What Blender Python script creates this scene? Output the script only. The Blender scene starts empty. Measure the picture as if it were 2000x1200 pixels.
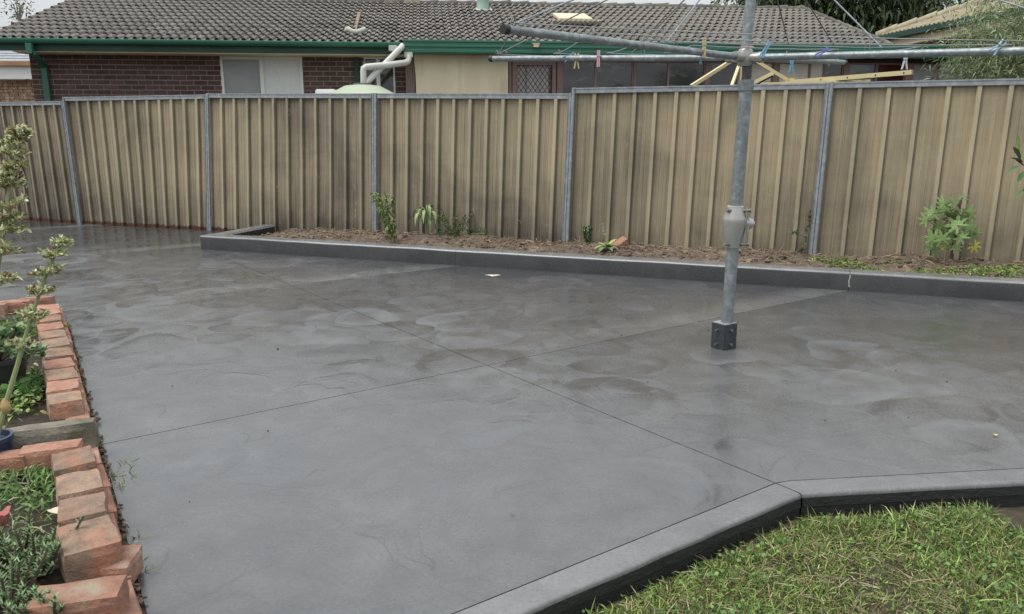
import bpy, bmesh, math, random
import numpy as np
from mathutils import Vector, Matrix, noise

rnd = random.Random(7)
nr = np.random.default_rng(11)
sc = bpy.context.scene
col = sc.collection

# ------------------------------------------------------------------ camera
CAMH, PITCH, FPX = 1.25, math.radians(12.48), 1546.0
cd = bpy.data.cameras.new('camera'); cam = bpy.data.objects.new('camera', cd); col.objects.link(cam)
cam.location = (0, 0, CAMH); cam.rotation_euler = (math.pi/2 - PITCH, 0, 0)
cd.sensor_width = 36; cd.lens = FPX/2000*36; cd.clip_end = 600; cd.clip_start = 0.05
sc.camera = cam
# ------------------------------------------------------------------ overcast sky and soft sun
SUN_EL, SUN_AZ = math.radians(62), math.radians(-115)     # azimuth clockwise from +Y (behind left)
w = bpy.data.worlds.new('World'); sc.world = w; w.use_nodes = True
nt = w.node_tree; nt.nodes.clear()
sky = nt.nodes.new('ShaderNodeTexSky'); sky.sky_type = 'NISHITA'; sky.sun_disc = False
sky.sun_elevation = SUN_EL; sky.sun_rotation = SUN_AZ; sky.dust_density = 3.0; sky.air_density = 1.0
hs = nt.nodes.new('ShaderNodeHueSaturation'); hs.inputs['Saturation'].default_value = 0.12
bg = nt.nodes.new('ShaderNodeBackground'); bg.inputs['Strength'].default_value = 0.12
wo = nt.nodes.new('ShaderNodeOutputWorld')
# cloud deck of a standard overcast sky (three times brighter overhead than at the horizon) over the clear sky
gm_ = nt.nodes.new('ShaderNodeTexCoord'); sp_ = nt.nodes.new('ShaderNodeSeparateXYZ'); nt.links.new(gm_.outputs['Generated'], sp_.inputs[0])
mx_ = nt.nodes.new('ShaderNodeMath'); mx_.operation = 'MAXIMUM'; nt.links.new(sp_.outputs[2], mx_.inputs[0]); mx_.inputs[1].default_value = 0
ma_ = nt.nodes.new('ShaderNodeMath'); ma_.operation = 'MULTIPLY_ADD'; nt.links.new(mx_.outputs[0], ma_.inputs[0]); ma_.inputs[1].default_value = 2; ma_.inputs[2].default_value = 1
cl_ = nt.nodes.new('ShaderNodeVectorMath'); cl_.operation = 'SCALE'; cl_.inputs[0].default_value = (3.12, 3.30, 3.42); nt.links.new(ma_.outputs[0], cl_.inputs['Scale'])
ov_ = nt.nodes.new('ShaderNodeMix'); ov_.data_type = 'RGBA'; ov_.inputs[0].default_value = .85
nt.links.new(sky.outputs[0], hs.inputs['Color']); nt.links.new(hs.outputs[0], ov_.inputs[6]); nt.links.new(cl_.outputs[0], ov_.inputs[7]); nt.links.new(ov_.outputs[2], bg.inputs['Color']); nt.links.new(bg.outputs[0], wo.inputs[0])
sl = bpy.data.lights.new('sun', 'SUN'); sl.energy = 1.5; sl.angle = math.radians(35); sl.color = (1, .97, .92)
so = bpy.data.objects.new('sun', sl); col.objects.link(so)
sd = Vector((math.sin(SUN_AZ)*math.cos(SUN_EL), math.cos(SUN_AZ)*math.cos(SUN_EL), math.sin(SUN_EL)))
so.rotation_euler = sd.to_track_quat('Z', 'Y').to_euler(); so.location = (0, 0, 20)
vs = sc.view_settings; vs.view_transform = 'Standard'; vs.look = 'None'; vs.exposure = 0.58; vs.gamma = 1; vs.use_curve_mapping = False

# ------------------------------------------------------------------ measuring helpers (plans read off the site photo)
cT, sT = math.cos(PITCH), math.sin(PITCH)
def ray(px, py):
    a, b = (px-1000)/FPX, (py-600)/FPX
    return Vector((a, cT - b*sT, -sT - b*cT))
CAM = Vector((0, 0, CAMH))
def P(px, py, z=0.0):
    r = ray(px, py); return CAM + r*((z-CAMH)/r.z)
def D(px, py, y):
    r = ray(px, py); return CAM + r*(y/r.y)

# ------------------------------------------------------------------ object helpers
def tag(o, label=None, cat=None, group=None, kind=None):
    if label: o['label'] = label
    if cat: o['category'] = cat
    if group: o['group'] = group
    if kind: o['kind'] = kind
    return o
def empty(name, loc=(0, 0, 0), rz=0.0, **k):
    o = bpy.data.objects.new(name, None); col.objects.link(o); o.location = loc; o.rotation_euler = (0, 0, rz)
    o.empty_display_size = .1
    return tag(o, **k)
def link(name, me, parent=None, m=None, **k):
    o = bpy.data.objects.new(name, me); col.objects.link(o)
    if m is not None and len(me.materials) == 0: me.materials.append(m)
    if parent is not None: o.parent = parent
    return tag(o, **k)

class MB:
    def __init__(s): s.v = []; s.f = []; s.sm = []
    def add(s, vs_, fs, smooth=False):
        n = len(s.v); s.v += [tuple(v) for v in vs_]; s.f += [tuple(i+n for i in f) for f in fs]; s.sm += [smooth]*len(fs); return s
    def box(s, c, size, rz=0.0, M=None):
        x, y, z = [k/2 for k in size]
        R = M if M is not None else Matrix.Rotation(rz, 3, 'Z'); c = Vector(c)
        vv = [c + R @ Vector(q) for q in ((-x,-y,-z),(x,-y,-z),(x,y,-z),(-x,y,-z),(-x,-y,z),(x,-y,z),(x,y,z),(-x,y,z))]
        return s.add(vv, [(0,3,2,1),(4,5,6,7),(0,1,5,4),(1,2,6,5),(2,3,7,6),(3,0,4,7)])
    def bbox(s, x0, x1, y0, y1, z0, z1):
        return s.box(((x0+x1)/2, (y0+y1)/2, (z0+z1)/2), (abs(x1-x0), abs(y1-y0), abs(z1-z0)))
    def bar(s, a, b, w_, h_, up=(0,0,1)):
        a, b = Vector(a), Vector(b); d = b-a; L = d.length; x = d.normalized(); y = Vector(up).cross(x)
        if y.length < 1e-4: y = Vector((1,0,0)).cross(x)
        y.normalize(); z = x.cross(y)
        M = Matrix((x, y, z)).transposed()
        return s.box((a+b)/2, (L, w_, h_), M=M)
    def tube(s, pts, r, seg=10, cap=True):
        pts = [Vector(p) for p in pts]; n = len(pts); rs = r if isinstance(r, (list, tuple)) else [r]*n
        t0 = (pts[1]-pts[0]).normalized(); ref = Vector((0,0,1)) if abs(t0.z) < .9 else Vector((1,0,0))
        vv = []; 
        for i, p in enumerate(pts):
            t = (pts[min(i+1, n-1)] - pts[max(i-1, 0)]).normalized()
            a = t.cross(ref)
            if a.length < 1e-4: a = t.cross(Vector((0,1,0)))
            a.normalize(); ref = a.cross(t); b = ref
            for k in range(seg):
                q = 2*math.pi*k/seg; vv.append(p + (a*math.cos(q) + b*math.sin(q))*rs[i])
        ff = [(i*seg+k, i*seg+(k+1)%seg, (i+1)*seg+(k+1)%seg, (i+1)*seg+k) for i in range(n-1) for k in range(seg)]
        s.add(vv, ff, True)
        if cap: s.add(vv[:seg], [tuple(range(seg))[::-1]]); s.add(vv[-seg:], [tuple(range(seg))])
        return s
    def lathe(s, prof, c=(0,0,0), seg=24, smooth=True, cap=True):
        c = Vector(c); vv = [c + Vector((r*math.cos(2*math.pi*k/seg), r*math.sin(2*math.pi*k/seg), z)) for r, z in prof for k in range(seg)]
        n = len(prof)
        s.add(vv, [(i*seg+k, i*seg+(k+1)%seg, (i+1)*seg+(k+1)%seg, (i+1)*seg+k) for i in range(n-1) for k in range(seg)], smooth)
        if cap: s.add(vv[-seg:], [tuple(range(seg))]); s.add(vv[:seg], [tuple(range(seg))[::-1]])
        return s
    def prism(s, poly, z0, z1):
        n = len(poly); vv = [(x, y, z0) for x, y in poly] + [(x, y, z1) for x, y in poly]
        return s.add(vv, [tuple(range(n))[::-1], tuple(range(n, 2*n))] + [(i, (i+1)%n, n+(i+1)%n, n+i) for i in range(n)])
    def mesh(s, name, m=None):
        me = bpy.data.meshes.new(name); me.from_pydata(s.v, [], s.f); me.polygons.foreach_set('use_smooth', s.sm)
        if m is not None: me.materials.append(m)
        me.update()
        if any(s.sm): me.set_sharp_from_angle(angle=math.radians(42))
        return me
    def build(s, name, m, parent=None, bevel=0, **k):
        me = s.mesh(name)
        if bevel:
            bm = bmesh.new(); bm.from_mesh(me); bmesh.ops.remove_doubles(bm, verts=bm.verts, dist=1e-5)
            es = [e for e in bm.edges if len(e.link_faces) == 2 and e.calc_face_angle(0) > .6]
            bmesh.ops.bevel(bm, geom=es, offset=bevel, segments=2, affect='EDGES'); bm.to_mesh(me); bm.free()
        me.materials.append(m)
        return link(name, me, parent, None, **k)

def nodes(m): return m.node_tree.nodes, m.node_tree.links
def ramp(N, L, src, stops):
    r = N.new('ShaderNodeValToRGB'); e = r.color_ramp.elements
    while len(e) < len(stops): e.new(.5)
    for i, (p, c) in enumerate(stops):
        e[i].position = p; e[i].color = (c, c, c, 1) if isinstance(c, (int, float)) else (*c, 1)
    L.new(src, r.inputs[0]); return r.outputs[0]
def mixc(N, L, f, a, b, mode='MIX'):
    x = N.new('ShaderNodeMix'); x.data_type = 'RGBA'; x.blend_type = mode
    for k, v in ((0, f), (6, a), (7, b)):
        if hasattr(v, 'is_linked'): L.new(v, x.inputs[k])
        else: x.inputs[k].default_value = v if k == 0 else (*v, 1)
    return x.outputs[2]
def math_(N, L, op, a, b=0.0, clamp=False):
    x = N.new('ShaderNodeMath'); x.operation = op; x.use_clamp = clamp
    for k, v in ((0, a), (1, b)):
        if hasattr(v, 'is_linked'): L.new(v, x.inputs[k])
        else: x.inputs[k].default_value = v
    return x.outputs[0]
def noise_(N, L, vec, scale, detail=4, rough=.55, dist=0):
    x = N.new('ShaderNodeTexNoise'); x.inputs['Scale'].default_value = scale; x.inputs['Detail'].default_value = detail
    x.inputs['Roughness'].default_value = rough; x.inputs['Distortion'].default_value = dist
    if vec is not None: L.new(vec, x.inputs['Vector'])
    return x.outputs[0]
def mapping(N, L, vec, scale=(1,1,1), loc=(0,0,0)):
    x = N.new('ShaderNodeMapping'); x.inputs['Scale'].default_value = scale; x.inputs['Location'].default_value = loc
    L.new(vec, x.inputs[0]); return x.outputs[0]
def bumpn(N, L, h, strength, dist, b):
    x = N.new('ShaderNodeBump'); x.inputs['Strength'].default_value = strength; x.inputs['Distance'].default_value = dist
    L.new(h, x.inputs['Height']); L.new(x.outputs[0], b.inputs['Normal']); return x

def mat(name, c1, c2=None, scale=8, rough=.7, metal=0, bump=0, bscale=60, stretch=(1,1,1), vary=0, spec=.4, c3=None, s3=2.0, t3=(.55,.7), coat=0):
    """two-tone noisy material; c3 adds stains; vary shifts value per object"""
    m = bpy.data.materials.new(name); m.use_nodes = True; N, L = nodes(m); b = N['Principled BSDF']
    tc = N.new('ShaderNodeTexCoord').outputs['Object']
    oi = N.new('ShaderNodeObjectInfo')
    va = N.new('ShaderNodeVectorMath'); va.operation = 'ADD'; L.new(tc, va.inputs[0])
    cx = N.new('ShaderNodeCombineXYZ'); r10 = math_(N, L, 'MULTIPLY', oi.outputs['Random'], 37.0)
    for i in range(3): L.new(r10, cx.inputs[i])
    L.new(cx.outputs[0], va.inputs[1]); vec = mapping(N, L, va.outputs[0], stretch)
    c2 = c2 or tuple(k*.7 for k in c1)
    f = ramp(N, L, noise_(N, L, vec, scale, 6, .6), [(.3, 0.0), (.7, 1.0)])
    c = mixc(N, L, f, c1, c2)
    if c3: c = mixc(N, L, ramp(N, L, noise_(N, L, vec, s3, 5, .6, .4), [(t3[0], 0.0), (t3[1], 1.0)]), c, c3)
    if vary:
        v = math_(N, L, 'ADD', math_(N, L, 'MULTIPLY', oi.outputs['Random'], 2*vary), 1-vary)
        h = N.new('ShaderNodeHueSaturation'); L.new(v, h.inputs['Value']); L.new(c, h.inputs['Color']); c = h.outputs[0]
    L.new(c, b.inputs['Base Color']); b.inputs['Metallic'].default_value = metal; b.inputs['Specular IOR Level'].default_value = spec
    L.new(math_(N, L, 'ADD', math_(N, L, 'MULTIPLY', f, .12), rough-.06, True), b.inputs['Roughness'])
    if coat: b.inputs['Coat Weight'].default_value = coat; b.inputs['Coat Roughness'].default_value = .15
    if bump: bumpn(N, L, noise_(N, L, vec, bscale, 5, .65), bump, .01, b)
    return m

def foliage_mat(name, rough=.5, trans=.25):
    m = bpy.data.materials.new(name); m.use_nodes = True; N, L = nodes(m); b = N['Principled BSDF']
    a = N.new('ShaderNodeAttribute'); a.attribute_name = 'Col'
    L.new(a.outputs['Color'], b.inputs['Base Color']); b.inputs['Roughness'].default_value = rough; b.inputs['Specular IOR Level'].default_value = .35
    t = N.new('ShaderNodeBsdfTranslucent'); L.new(a.outputs['Color'], t.inputs['Color'])
    mx = N.new('ShaderNodeMixShader'); mx.inputs[0].default_value = trans
    L.new(b.outputs[0], mx.inputs[1]); L.new(t.outputs[0], mx.inputs[2]); L.new(mx.outputs[0], N['Material Output'].inputs[0])
    return m
M_FOL = foliage_mat('foliage'); M_FOLW = foliage_mat('foliage_waxy', .32, .12)

def np_mesh(name, V, T, C=None, smooth=False):
    me = bpy.data.meshes.new(name); n = len(V); t = len(T)
    me.vertices.add(n); me.vertices.foreach_set('co', np.ascontiguousarray(V, dtype=np.float32).ravel())
    me.loops.add(3*t); me.loops.foreach_set('vertex_index', np.ascontiguousarray(T, dtype=np.int32).ravel())
    me.polygons.add(t); me.polygons.foreach_set('loop_start', np.arange(0, 3*t, 3, dtype=np.int32))
    me.polygons.foreach_set('use_smooth', np.full(t, smooth)); me.update(calc_edges=True)
    if C is not None:
        a = me.color_attributes.new('Col', 'FLOAT_COLOR', 'POINT'); a.data.foreach_set('color', np.hstack([C, np.ones((n,1))]).astype(np.float32).ravel())
    return me
def unit(a): return a/np.maximum(np.linalg.norm(a, axis=1, keepdims=True), 1e-9)
def arr(x, n): x = np.asarray(x, float); return np.full(n, x) if x.ndim == 0 else x

def blades(root, dirn, length, width, droop=.3, prof=(.5, 1, .7), cols=None, jit=.25):
    """vectorised leaves: each a seven-point tapered strip that droops; returns V, T, C"""
    n = len(root); d = unit(np.asarray(dirn, float)); Ln = arr(length, n)[:, None]; W = arr(width, n)[:, None]/2; dr = arr(droop, n)[:, None]
    r = nr.normal(size=(n, 3)); side = unit(np.cross(d, r*.6 + np.array([0, 0, 1.0]))); 
    rows = []
    for i, t in enumerate((0, .33, .68)):
        c = root + d*Ln*t - np.array([0, 0, 1.0])*Ln*dr*t*t
        rows += [c - side*W*prof[i], c + side*W*prof[i]]
    rows.append(root + d*Ln - np.array([0, 0, 1.0])*Ln*dr)
    V = np.stack(rows, 1).reshape(-1, 3)
    T = (np.arange(n)[:, None, None]*7 + np.array([[0,1,3],[0,3,2],[2,3,5],[2,5,4],[4,5,6]])[None]).reshape(-1, 3)
    cs = np.array([c for c, _ in cols], float); pw = np.array([p for _, p in cols], float); pw /= pw.sum()
    C = cs[nr.choice(len(cs), n, p=pw)]*np.clip(nr.normal(1, jit, (n, 1)), .45, 1.7)
    return V, T, np.repeat(C, 7, axis=0)
def join(parts):
    V = []; T = []; C = []; o = 0
    for v, t, c in parts: V.append(v); T.append(t+o); C.append(c); o += len(v)
    return np.vstack(V), np.vstack(T), np.vstack(C)
def leafobj(name, parts, parent=None, m=None, **k):
    V, T, C = join(parts) if isinstance(parts, list) else parts
    return link(name, np_mesh(name, V, T, C), parent, m or M_FOL, **k)
def rdirs(n, up=0.0): 
    d = nr.normal(size=(n, 3)); d = unit(d); d[:, 2] += up; return unit(d)
G_MID = [((.15,.23,.06), 3), ((.22,.31,.08), 2), ((.09,.15,.045), 2), ((.33,.36,.14), 1)]
G_DARK = [((.045,.075,.03), 3), ((.07,.10,.04), 2), ((.03,.05,.022), 2)]
ICO = None
def clods(name, pts, rad, m, parent=None, squash=.7, **k):
    global ICO
    if ICO is None:
        bm = bmesh.new(); bmesh.ops.create_icosphere(bm, subdivisions=1, radius=1); bm.verts.ensure_lookup_table()
        ICO = (np.array([v.co[:] for v in bm.verts]), np.array([[v.index for v in f.verts] for f in bm.faces])); bm.free()
    v0, f0 = ICO; n = len(pts); nv = len(v0)
    V = v0[None]*arr(rad, n)[:, None, None]*nr.uniform(.6, 1.3, (n, nv, 1))*np.array([1, 1, squash])*nr.uniform(.6, 1.3, (n, 1, 3)) + np.asarray(pts)[:, None]
    T = f0[None] + (np.arange(n)*nv)[:, None, None]
    return link(name, np_mesh(name, V.reshape(-1, 3), T.reshape(-1, 3)), parent, m, **k)
def heightgrid(poly_fn, nu, nv, zf):
    """grid mesh over a four-cornered patch; poly_fn(s,t)->(x,y)"""
    V = []; F = []
    for j in range(nv+1):
        for i in range(nu+1):
            x, y = poly_fn(i/nu, j/nv); V.append((x, y, zf(x, y, i/nu, j/nv)))
    for j in range(nv):
        for i in range(nu):
            a = j*(nu+1)+i; F.append((a, a+1, a+nu+2, a+nu+1))
    b = MB(); b.add(V, F, True); return b

# ------------------------------------------------------------------ materials
def slab_material(name, k=1.0, seed=0, pat=1.0, wet_refl=0.0):
    m = bpy.data.materials.new(name); m.use_nodes = True; N, L = nodes(m); b = N['Principled BSDF']
    tc = N.new('ShaderNodeTexCoord').outputs['Object']
    vec = mapping(N, L, tc, (1,1,1), (seed, seed*.7, 0))
    warp = N.new('ShaderNodeTexNoise'); warp.inputs['Scale'].default_value = 1.5; warp.inputs['Detail'].default_value = 4; L.new(vec, warp.inputs['Vector'])
    wv = N.new('ShaderNodeVectorMath'); wv.operation = 'MULTIPLY_ADD'; L.new(warp.outputs['Color'], wv.inputs[0]); wv.inputs[1].default_value = (.42,.42,0); L.new(vec, wv.inputs[2])
    tone = None; ring = None
    for i, (s, off, amp) in enumerate(((1.5, 0, .34), (2.3, 3.3, .30), (3.1, 7.1, .22), (1.9, 11.4, .30))):
        v = N.new('ShaderNodeTexVoronoi'); v.voronoi_dimensions = '2D'; v.inputs['Scale'].default_value = s; v.inputs['Randomness'].default_value = .85
        L.new(mapping(N, L, wv.outputs[0], (1,1,1), (off, off*1.7, 0)), v.inputs['Vector'])
        d = v.outputs['Distance']; r = .50
        disc = math_(N, L, 'MULTIPLY', ramp(N, L, d, [(r-.05, 1.0), (r, 0.0)]), ramp(N, L, noise_(N, L, mapping(N, L, vec, (1,1,1), (off*3, 5, 0)), 1.3, 3), [(.42, 0.0), (.58, 1.0)]))
        rise = math_(N, L, 'MULTIPLY', math_(N, L, 'POWER', math_(N, L, 'DIVIDE', d, r), 2.5), disc)
        sep = N.new('ShaderNodeSeparateColor'); L.new(v.outputs['Color'], sep.inputs[0])
        sgn = math_(N, L, 'SUBTRACT', sep.outputs[0], .5)
        t = math_(N, L, 'MULTIPLY', math_(N, L, 'MULTIPLY', rise, sgn), amp*2)
        arc = math_(N, L, 'MULTIPLY', ramp(N, L, d, [(r-.022, 0.0), (r-.012, 1.0), (r-.004, 0.0)]), ramp(N, L, noise_(N, L, mapping(N, L, vec, (1,1,1), (off*5, 9, 0)), 2.6, 3), [(.50, 0.0), (.62, 1.0)]))
        arcs = arc if i == 0 else math_(N, L, 'MAXIMUM', arcs, arc)
        tone = t if tone is None else math_(N, L, 'ADD', tone, t)
        ring = rise if ring is None else math_(N, L, 'ADD', ring, rise)
    big = noise_(N, L, vec, .8, 5, .6, .4); mid = noise_(N, L, wv.outputs[0], 5, 6, .7); fine = noise_(N, L, vec, 75, 4, .7)
    t = math_(N, L, 'ADD', math_(N, L, 'MULTIPLY', tone, .46*pat), .5)
    gl = math_(N, L, 'MULTIPLY', tone, 1.0*pat)
    t = math_(N, L, 'ADD', t, math_(N, L, 'MULTIPLY', math_(N, L, 'SUBTRACT', big, .5), .55))
    t = math_(N, L, 'ADD', t, math_(N, L, 'MULTIPLY', math_(N, L, 'SUBTRACT', mid, .5), .70))
    t = math_(N, L, 'ADD', t, math_(N, L, 'MULTIPLY', math_(N, L, 'SUBTRACT', fine, .5), .60), True)
    c = ramp(N, L, t, [(.12, (.050*k,.050*k,.051*k)), (.5, (.095*k,.095*k,.097*k)), (.88, (.158*k,.157*k,.157*k))])
    if wet_refl:
        sp = N.new('ShaderNodeSeparateXYZ'); L.new(tc, sp.inputs[0])
        # signed distance to the kerb line and to the far left corner, roughened
        dk = math_(N, L, 'ADD', math_(N, L, 'MULTIPLY', sp.outputs[0], .354), math_(N, L, 'MULTIPLY', sp.outputs[1], .935))
        wn = math_(N, L, 'MULTIPLY', math_(N, L, 'SUBTRACT', noise_(N, L, wv.outputs[0], .9, 5, .6), .5), 2.6)
        wm = ramp(N, L, math_(N, L, 'DIVIDE', math_(N, L, 'ADD', math_(N, L, 'ADD', dk, wn), math_(N, L, 'MULTIPLY', tone, 1.0)), 10.0), [(.42, 0.0), (.60, .45), (.72, 1.0)])
        lj = math_(N, L, 'ADD', math_(N, L, 'MULTIPLY', sp.outputs[0], -.589), math_(N, L, 'MULTIPLY', sp.outputs[1], .808))
        fr_ = math_(N, L, 'MULTIPLY', math_(N, L, 'FRACT', math_(N, L, 'DIVIDE', math_(N, L, 'SUBTRACT', lj, 3.453), 2.867)), 2.867)
        band = ramp(N, L, math_(N, L, 'ADD', fr_, math_(N, L, 'MULTIPLY', math_(N, L, 'SUBTRACT', mid, .5), .35)), [(.16, 1.0), (.34, 0.0)])
        band = math_(N, L, 'MULTIPLY', band, ramp(N, L, math_(N, L, 'DIVIDE', dk, 10.0), [(.40, 0.0), (.50, 1.0)]))
        wm = math_(N, L, 'MULTIPLY', wm, math_(N, L, 'SUBTRACT', 1.0, math_(N, L, 'MULTIPLY', band, .75)))
        c = mixc(N, L, math_(N, L, 'MULTIPLY', band, .40), c, (.16, .157, .153))
        c = mixc(N, L, math_(N, L, 'MULTIPLY', wm, wet_refl), c, (.030, .030, .032))  # damp plus the fence's dark reflection, painted as darkening toward the kerb
    c = mixc(N, L, math_(N, L, 'MULTIPLY', arcs, .42*pat), c, (.03, .03, .032))
    # pits
    pv = N.new('ShaderNodeTexVoronoi'); pv.inputs['Scale'].default_value = 9; L.new(vec, pv.inputs['Vector'])
    c = mixc(N, L, ramp(N, L, pv.outputs['Distance'], [(.012, .8), (.022, 0.0)]), c, (.03,.03,.03))
    L.new(c, b.inputs['Base Color'])
    rg = N.new('ShaderNodeMath'); rg.operation = 'MAXIMUM'; L.new(math_(N, L, 'ADD', math_(N, L, 'ADD', math_(N, L, 'MULTIPLY', t, .30), gl), .12), rg.inputs[0]); rg.inputs[1].default_value = .09; L.new(rg.outputs[0], b.inputs['Roughness'])
    b.inputs['Specular IOR Level'].default_value = .75
    h = math_(N, L, 'ADD', math_(N, L, 'MULTIPLY', ring, .25), math_(N, L, 'MULTIPLY', mid, .6))
    h = math_(N, L, 'ADD', h, math_(N, L, 'MULTIPLY', fine, .12))
    bumpn(N, L, h, .35, .006, b)
    return m
M_SLAB = slab_material('wet_trowelled_concrete', wet_refl=.78)
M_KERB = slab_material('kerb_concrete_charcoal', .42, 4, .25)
M_KTOP = slab_material('kerb_top_dry_skylit', 1.7, 2, .3)  # dry top; light from overhead is also painted into its paler tone
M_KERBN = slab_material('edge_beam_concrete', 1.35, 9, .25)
M_FACE = mat('dark_formed_face', (.026,.027,.028), (.016,.016,.017), scale=10, rough=.55, bump=.6, bscale=30, stretch=(1,1,2))  # separate, darker tone for the beam's outer face
M_JOINT = mat('joint_dark', (.012,.012,.012), rough=.9)
M_GALV = mat('galvanised_steel', (.33,.355,.375), (.22,.24,.26), scale=30, rough=.5, metal=.25, bump=.1, bscale=90, c3=(.42,.45,.47), s3=14, t3=(.5,.75))
M_GALVP = mat('galvanised_pipe', (.27,.30,.31), (.17,.19,.20), scale=45, rough=.42, metal=.45, bump=.15, bscale=120, c3=(.38,.41,.41), s3=22, t3=(.5,.72))
M_CAST = mat('cast_aluminium', (.42,.41,.39), (.33,.32,.30), scale=10, rough=.38, metal=.5, bump=.05)
M_BOLT = mat('bolt_steel', (.25,.25,.25), (.14,.13,.12), scale=60, rough=.45, metal=.6)
M_BLACKP = mat('black_cap', (.03,.03,.032), rough=.5)
M_SOIL = mat('soil_brown', (.150,.110,.082), (.085,.062,.046), scale=18, rough=.95, bump=1, bscale=50, c3=(.24,.185,.135), s3=6)
M_SOILD = mat('soil_dark', (.05,.036,.026), (.026,.02,.015), scale=25, rough=.95, bump=1, bscale=60)
M_MORTAR = mat('house_mortar', (.40,.34,.30), (.31,.26,.23), scale=20, rough=.9)
M_HBRICK = mat('house_brick_brown', (.105,.060,.052), (.075,.045,.040), scale=12, rough=.75, bump=.3, vary=.28)
M_TILE = mat('roof_tile_weathered', (.195,.178,.155), (.115,.104,.095), scale=14, rough=.85, bump=.3, bscale=40, vary=.22, c3=(.20,.19,.14), s3=5, t3=(.58,.75))
M_TILED = mat('ridge_capping_grey', (.13,.12,.105), (.08,.075,.07), scale=8, rough=.9, c3=(.22,.20,.12), s3=3, vary=.2)
M_GREEN = mat('green_gutter_paint', (.04,.15,.10), (.03,.12,.08), scale=2, rough=.38)
M_GREEND = mat('green_fascia_paint', (.018,.060,.043), (.014,.046,.034), scale=2, rough=.5)
M_CREAM = mat('cream_paint', (.66,.56,.39), (.58,.49,.34), scale=3, rough=.6)
M_BLIND = mat('canvas_blind', (.74,.65,.47), (.65,.57,.41), scale=2.5, rough=.8, stretch=(1,1,.25), c3=(.48,.42,.31), s3=3)
M_WHITE = mat('white_frame_paint', (.78,.78,.76), (.7,.7,.68), scale=5, rough=.45)
M_PVC = mat('white_pvc', (.56,.56,.52), (.48,.48,.45), scale=4, rough=.4)
M_BROWN = mat('brown_aluminium', (.22,.14,.13), (.18,.115,.105), scale=4, rough=.45)
M_TANK = mat('pale_green_tank', (.42,.46,.35), (.36,.40,.30), scale=4, rough=.5)
M_CURT = mat('grey_curtain_pane', (.30,.315,.315), (.25,.265,.265), scale=3, rough=.16, spec=.5)
M_SCRN = mat('screened_pane', (.72,.75,.74), (.62,.65,.64), scale=40, rough=.4, stretch=(1,1,.3))
M_GLASS = mat('dark_window_glass', (.018,.020,.022), (.05,.052,.052), scale=1.3, rough=.06, spec=.9, c3=(.10,.10,.095), s3=2.2, t3=(.56,.62), stretch=(1,1,2.5))
M_LOUV = mat('blind_behind_glass', (.58,.56,.48), (.5,.48,.42), scale=2, rough=.25)
M_REDC = mat('red_curtain_behind_glass', (.06,.012,.010), (.03,.012,.01), scale=3, rough=.12)
M_YARM = mat('cream_clothes_arm', (.62,.53,.30), (.55,.46,.26), scale=5, rough=.5)
M_RED = mat('terracotta_brick', (.40,.205,.14), (.27,.14,.10), scale=16, rough=.9, bump=1, bscale=60, vary=.15, c3=(.36,.28,.21), s3=9, t3=(.52,.68))
M_BRN = mat('weathered_brick', (.34,.235,.17), (.19,.13,.095), scale=22, rough=.95, bump=1, bscale=70, vary=.16, c3=(.42,.20,.13), s3=5, t3=(.47,.63))
M_STONE = mat('mossy_concrete_block', (.27,.24,.19), (.15,.135,.11), scale=12, rough=.95, bump=1, bscale=40, c3=(.09,.09,.06), s3=4, t3=(.45,.65))
M_POT = mat('black_plastic_pot', (.018,.019,.021), (.03,.031,.033), scale=5, rough=.42)
M_BPOT = mat('blue_glazed_pot', (.02,.035,.075), (.015,.025,.05), scale=5, rough=.25)
M_STEM = mat('green_stem', (.26,.30,.14), (.19,.23,.10), scale=30, rough=.55)
M_BSTEM = mat('brown_stem', (.10,.065,.045), (.06,.04,.03), scale=30, rough=.8)
M_BARK = mat('pale_bark', (.32,.29,.25), (.17,.15,.13), scale=14, rough=.9, bump=.5)
M_LAWNB = mat('lawn_soil', (.075,.058,.036), (.04,.032,.02), scale=15, rough=.95, bump=1)

def peg(c, name): return mat(name, c, tuple(k*.85 for k in c), scale=20, rough=.45)
PEGM = {'blue': peg((.16,.42,.62), 'blue_peg'), 'yellow': peg((.66,.52,.22), 'yellow_peg'), 'pink': peg((.66,.42,.42), 'pink_peg'),
        'violet': peg((.15,.17,.55), 'violet_peg'), 'white': peg((.6,.6,.62), 'white_peg'), 'paleblue': peg((.35,.55,.68), 'pale_blue_peg')}

# ------------------------------------------------------------------ ground
MB().add([(-120,-40,-.22),(120,-40,-.22),(120,250,-.22),(-120,250,-.22)], [(0,1,2,3)]).build('ground', M_LAWNB, kind='structure')
# neighbour's yard, behind the fence, a little above
FT = -math.radians(31.4)
tn = Vector((.8536, .521, 0)); tt = Vector((-.521, .8536, 0))     # across / along the brick border
def W(n, t, z=0.0): v = tn*n + tt*t; return Vector((v.x, v.y, z))

# fence posts: base, top, left height, right height
POSTS = [((-8.35, 12.05), (-8.4, 12.05), 1.66, 1.66), ((-6.0, 11.04), (-6.03, 11.04), 1.655, 1.705), ((-3.91, 10.27), (-3.80, 10.27), 1.705, 1.715),
         ((-1.553, 9.0), (-1.49, 9.0), 1.66, 1.66), ((.552, 8.07), (.60, 8.07), 1.617, 1.668), ((2.83, 7.41), (2.862, 7.41), 1.678, 1.683), ((5.08, 6.67), (5.10, 6.67), 1.69, 1.69)]

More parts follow.
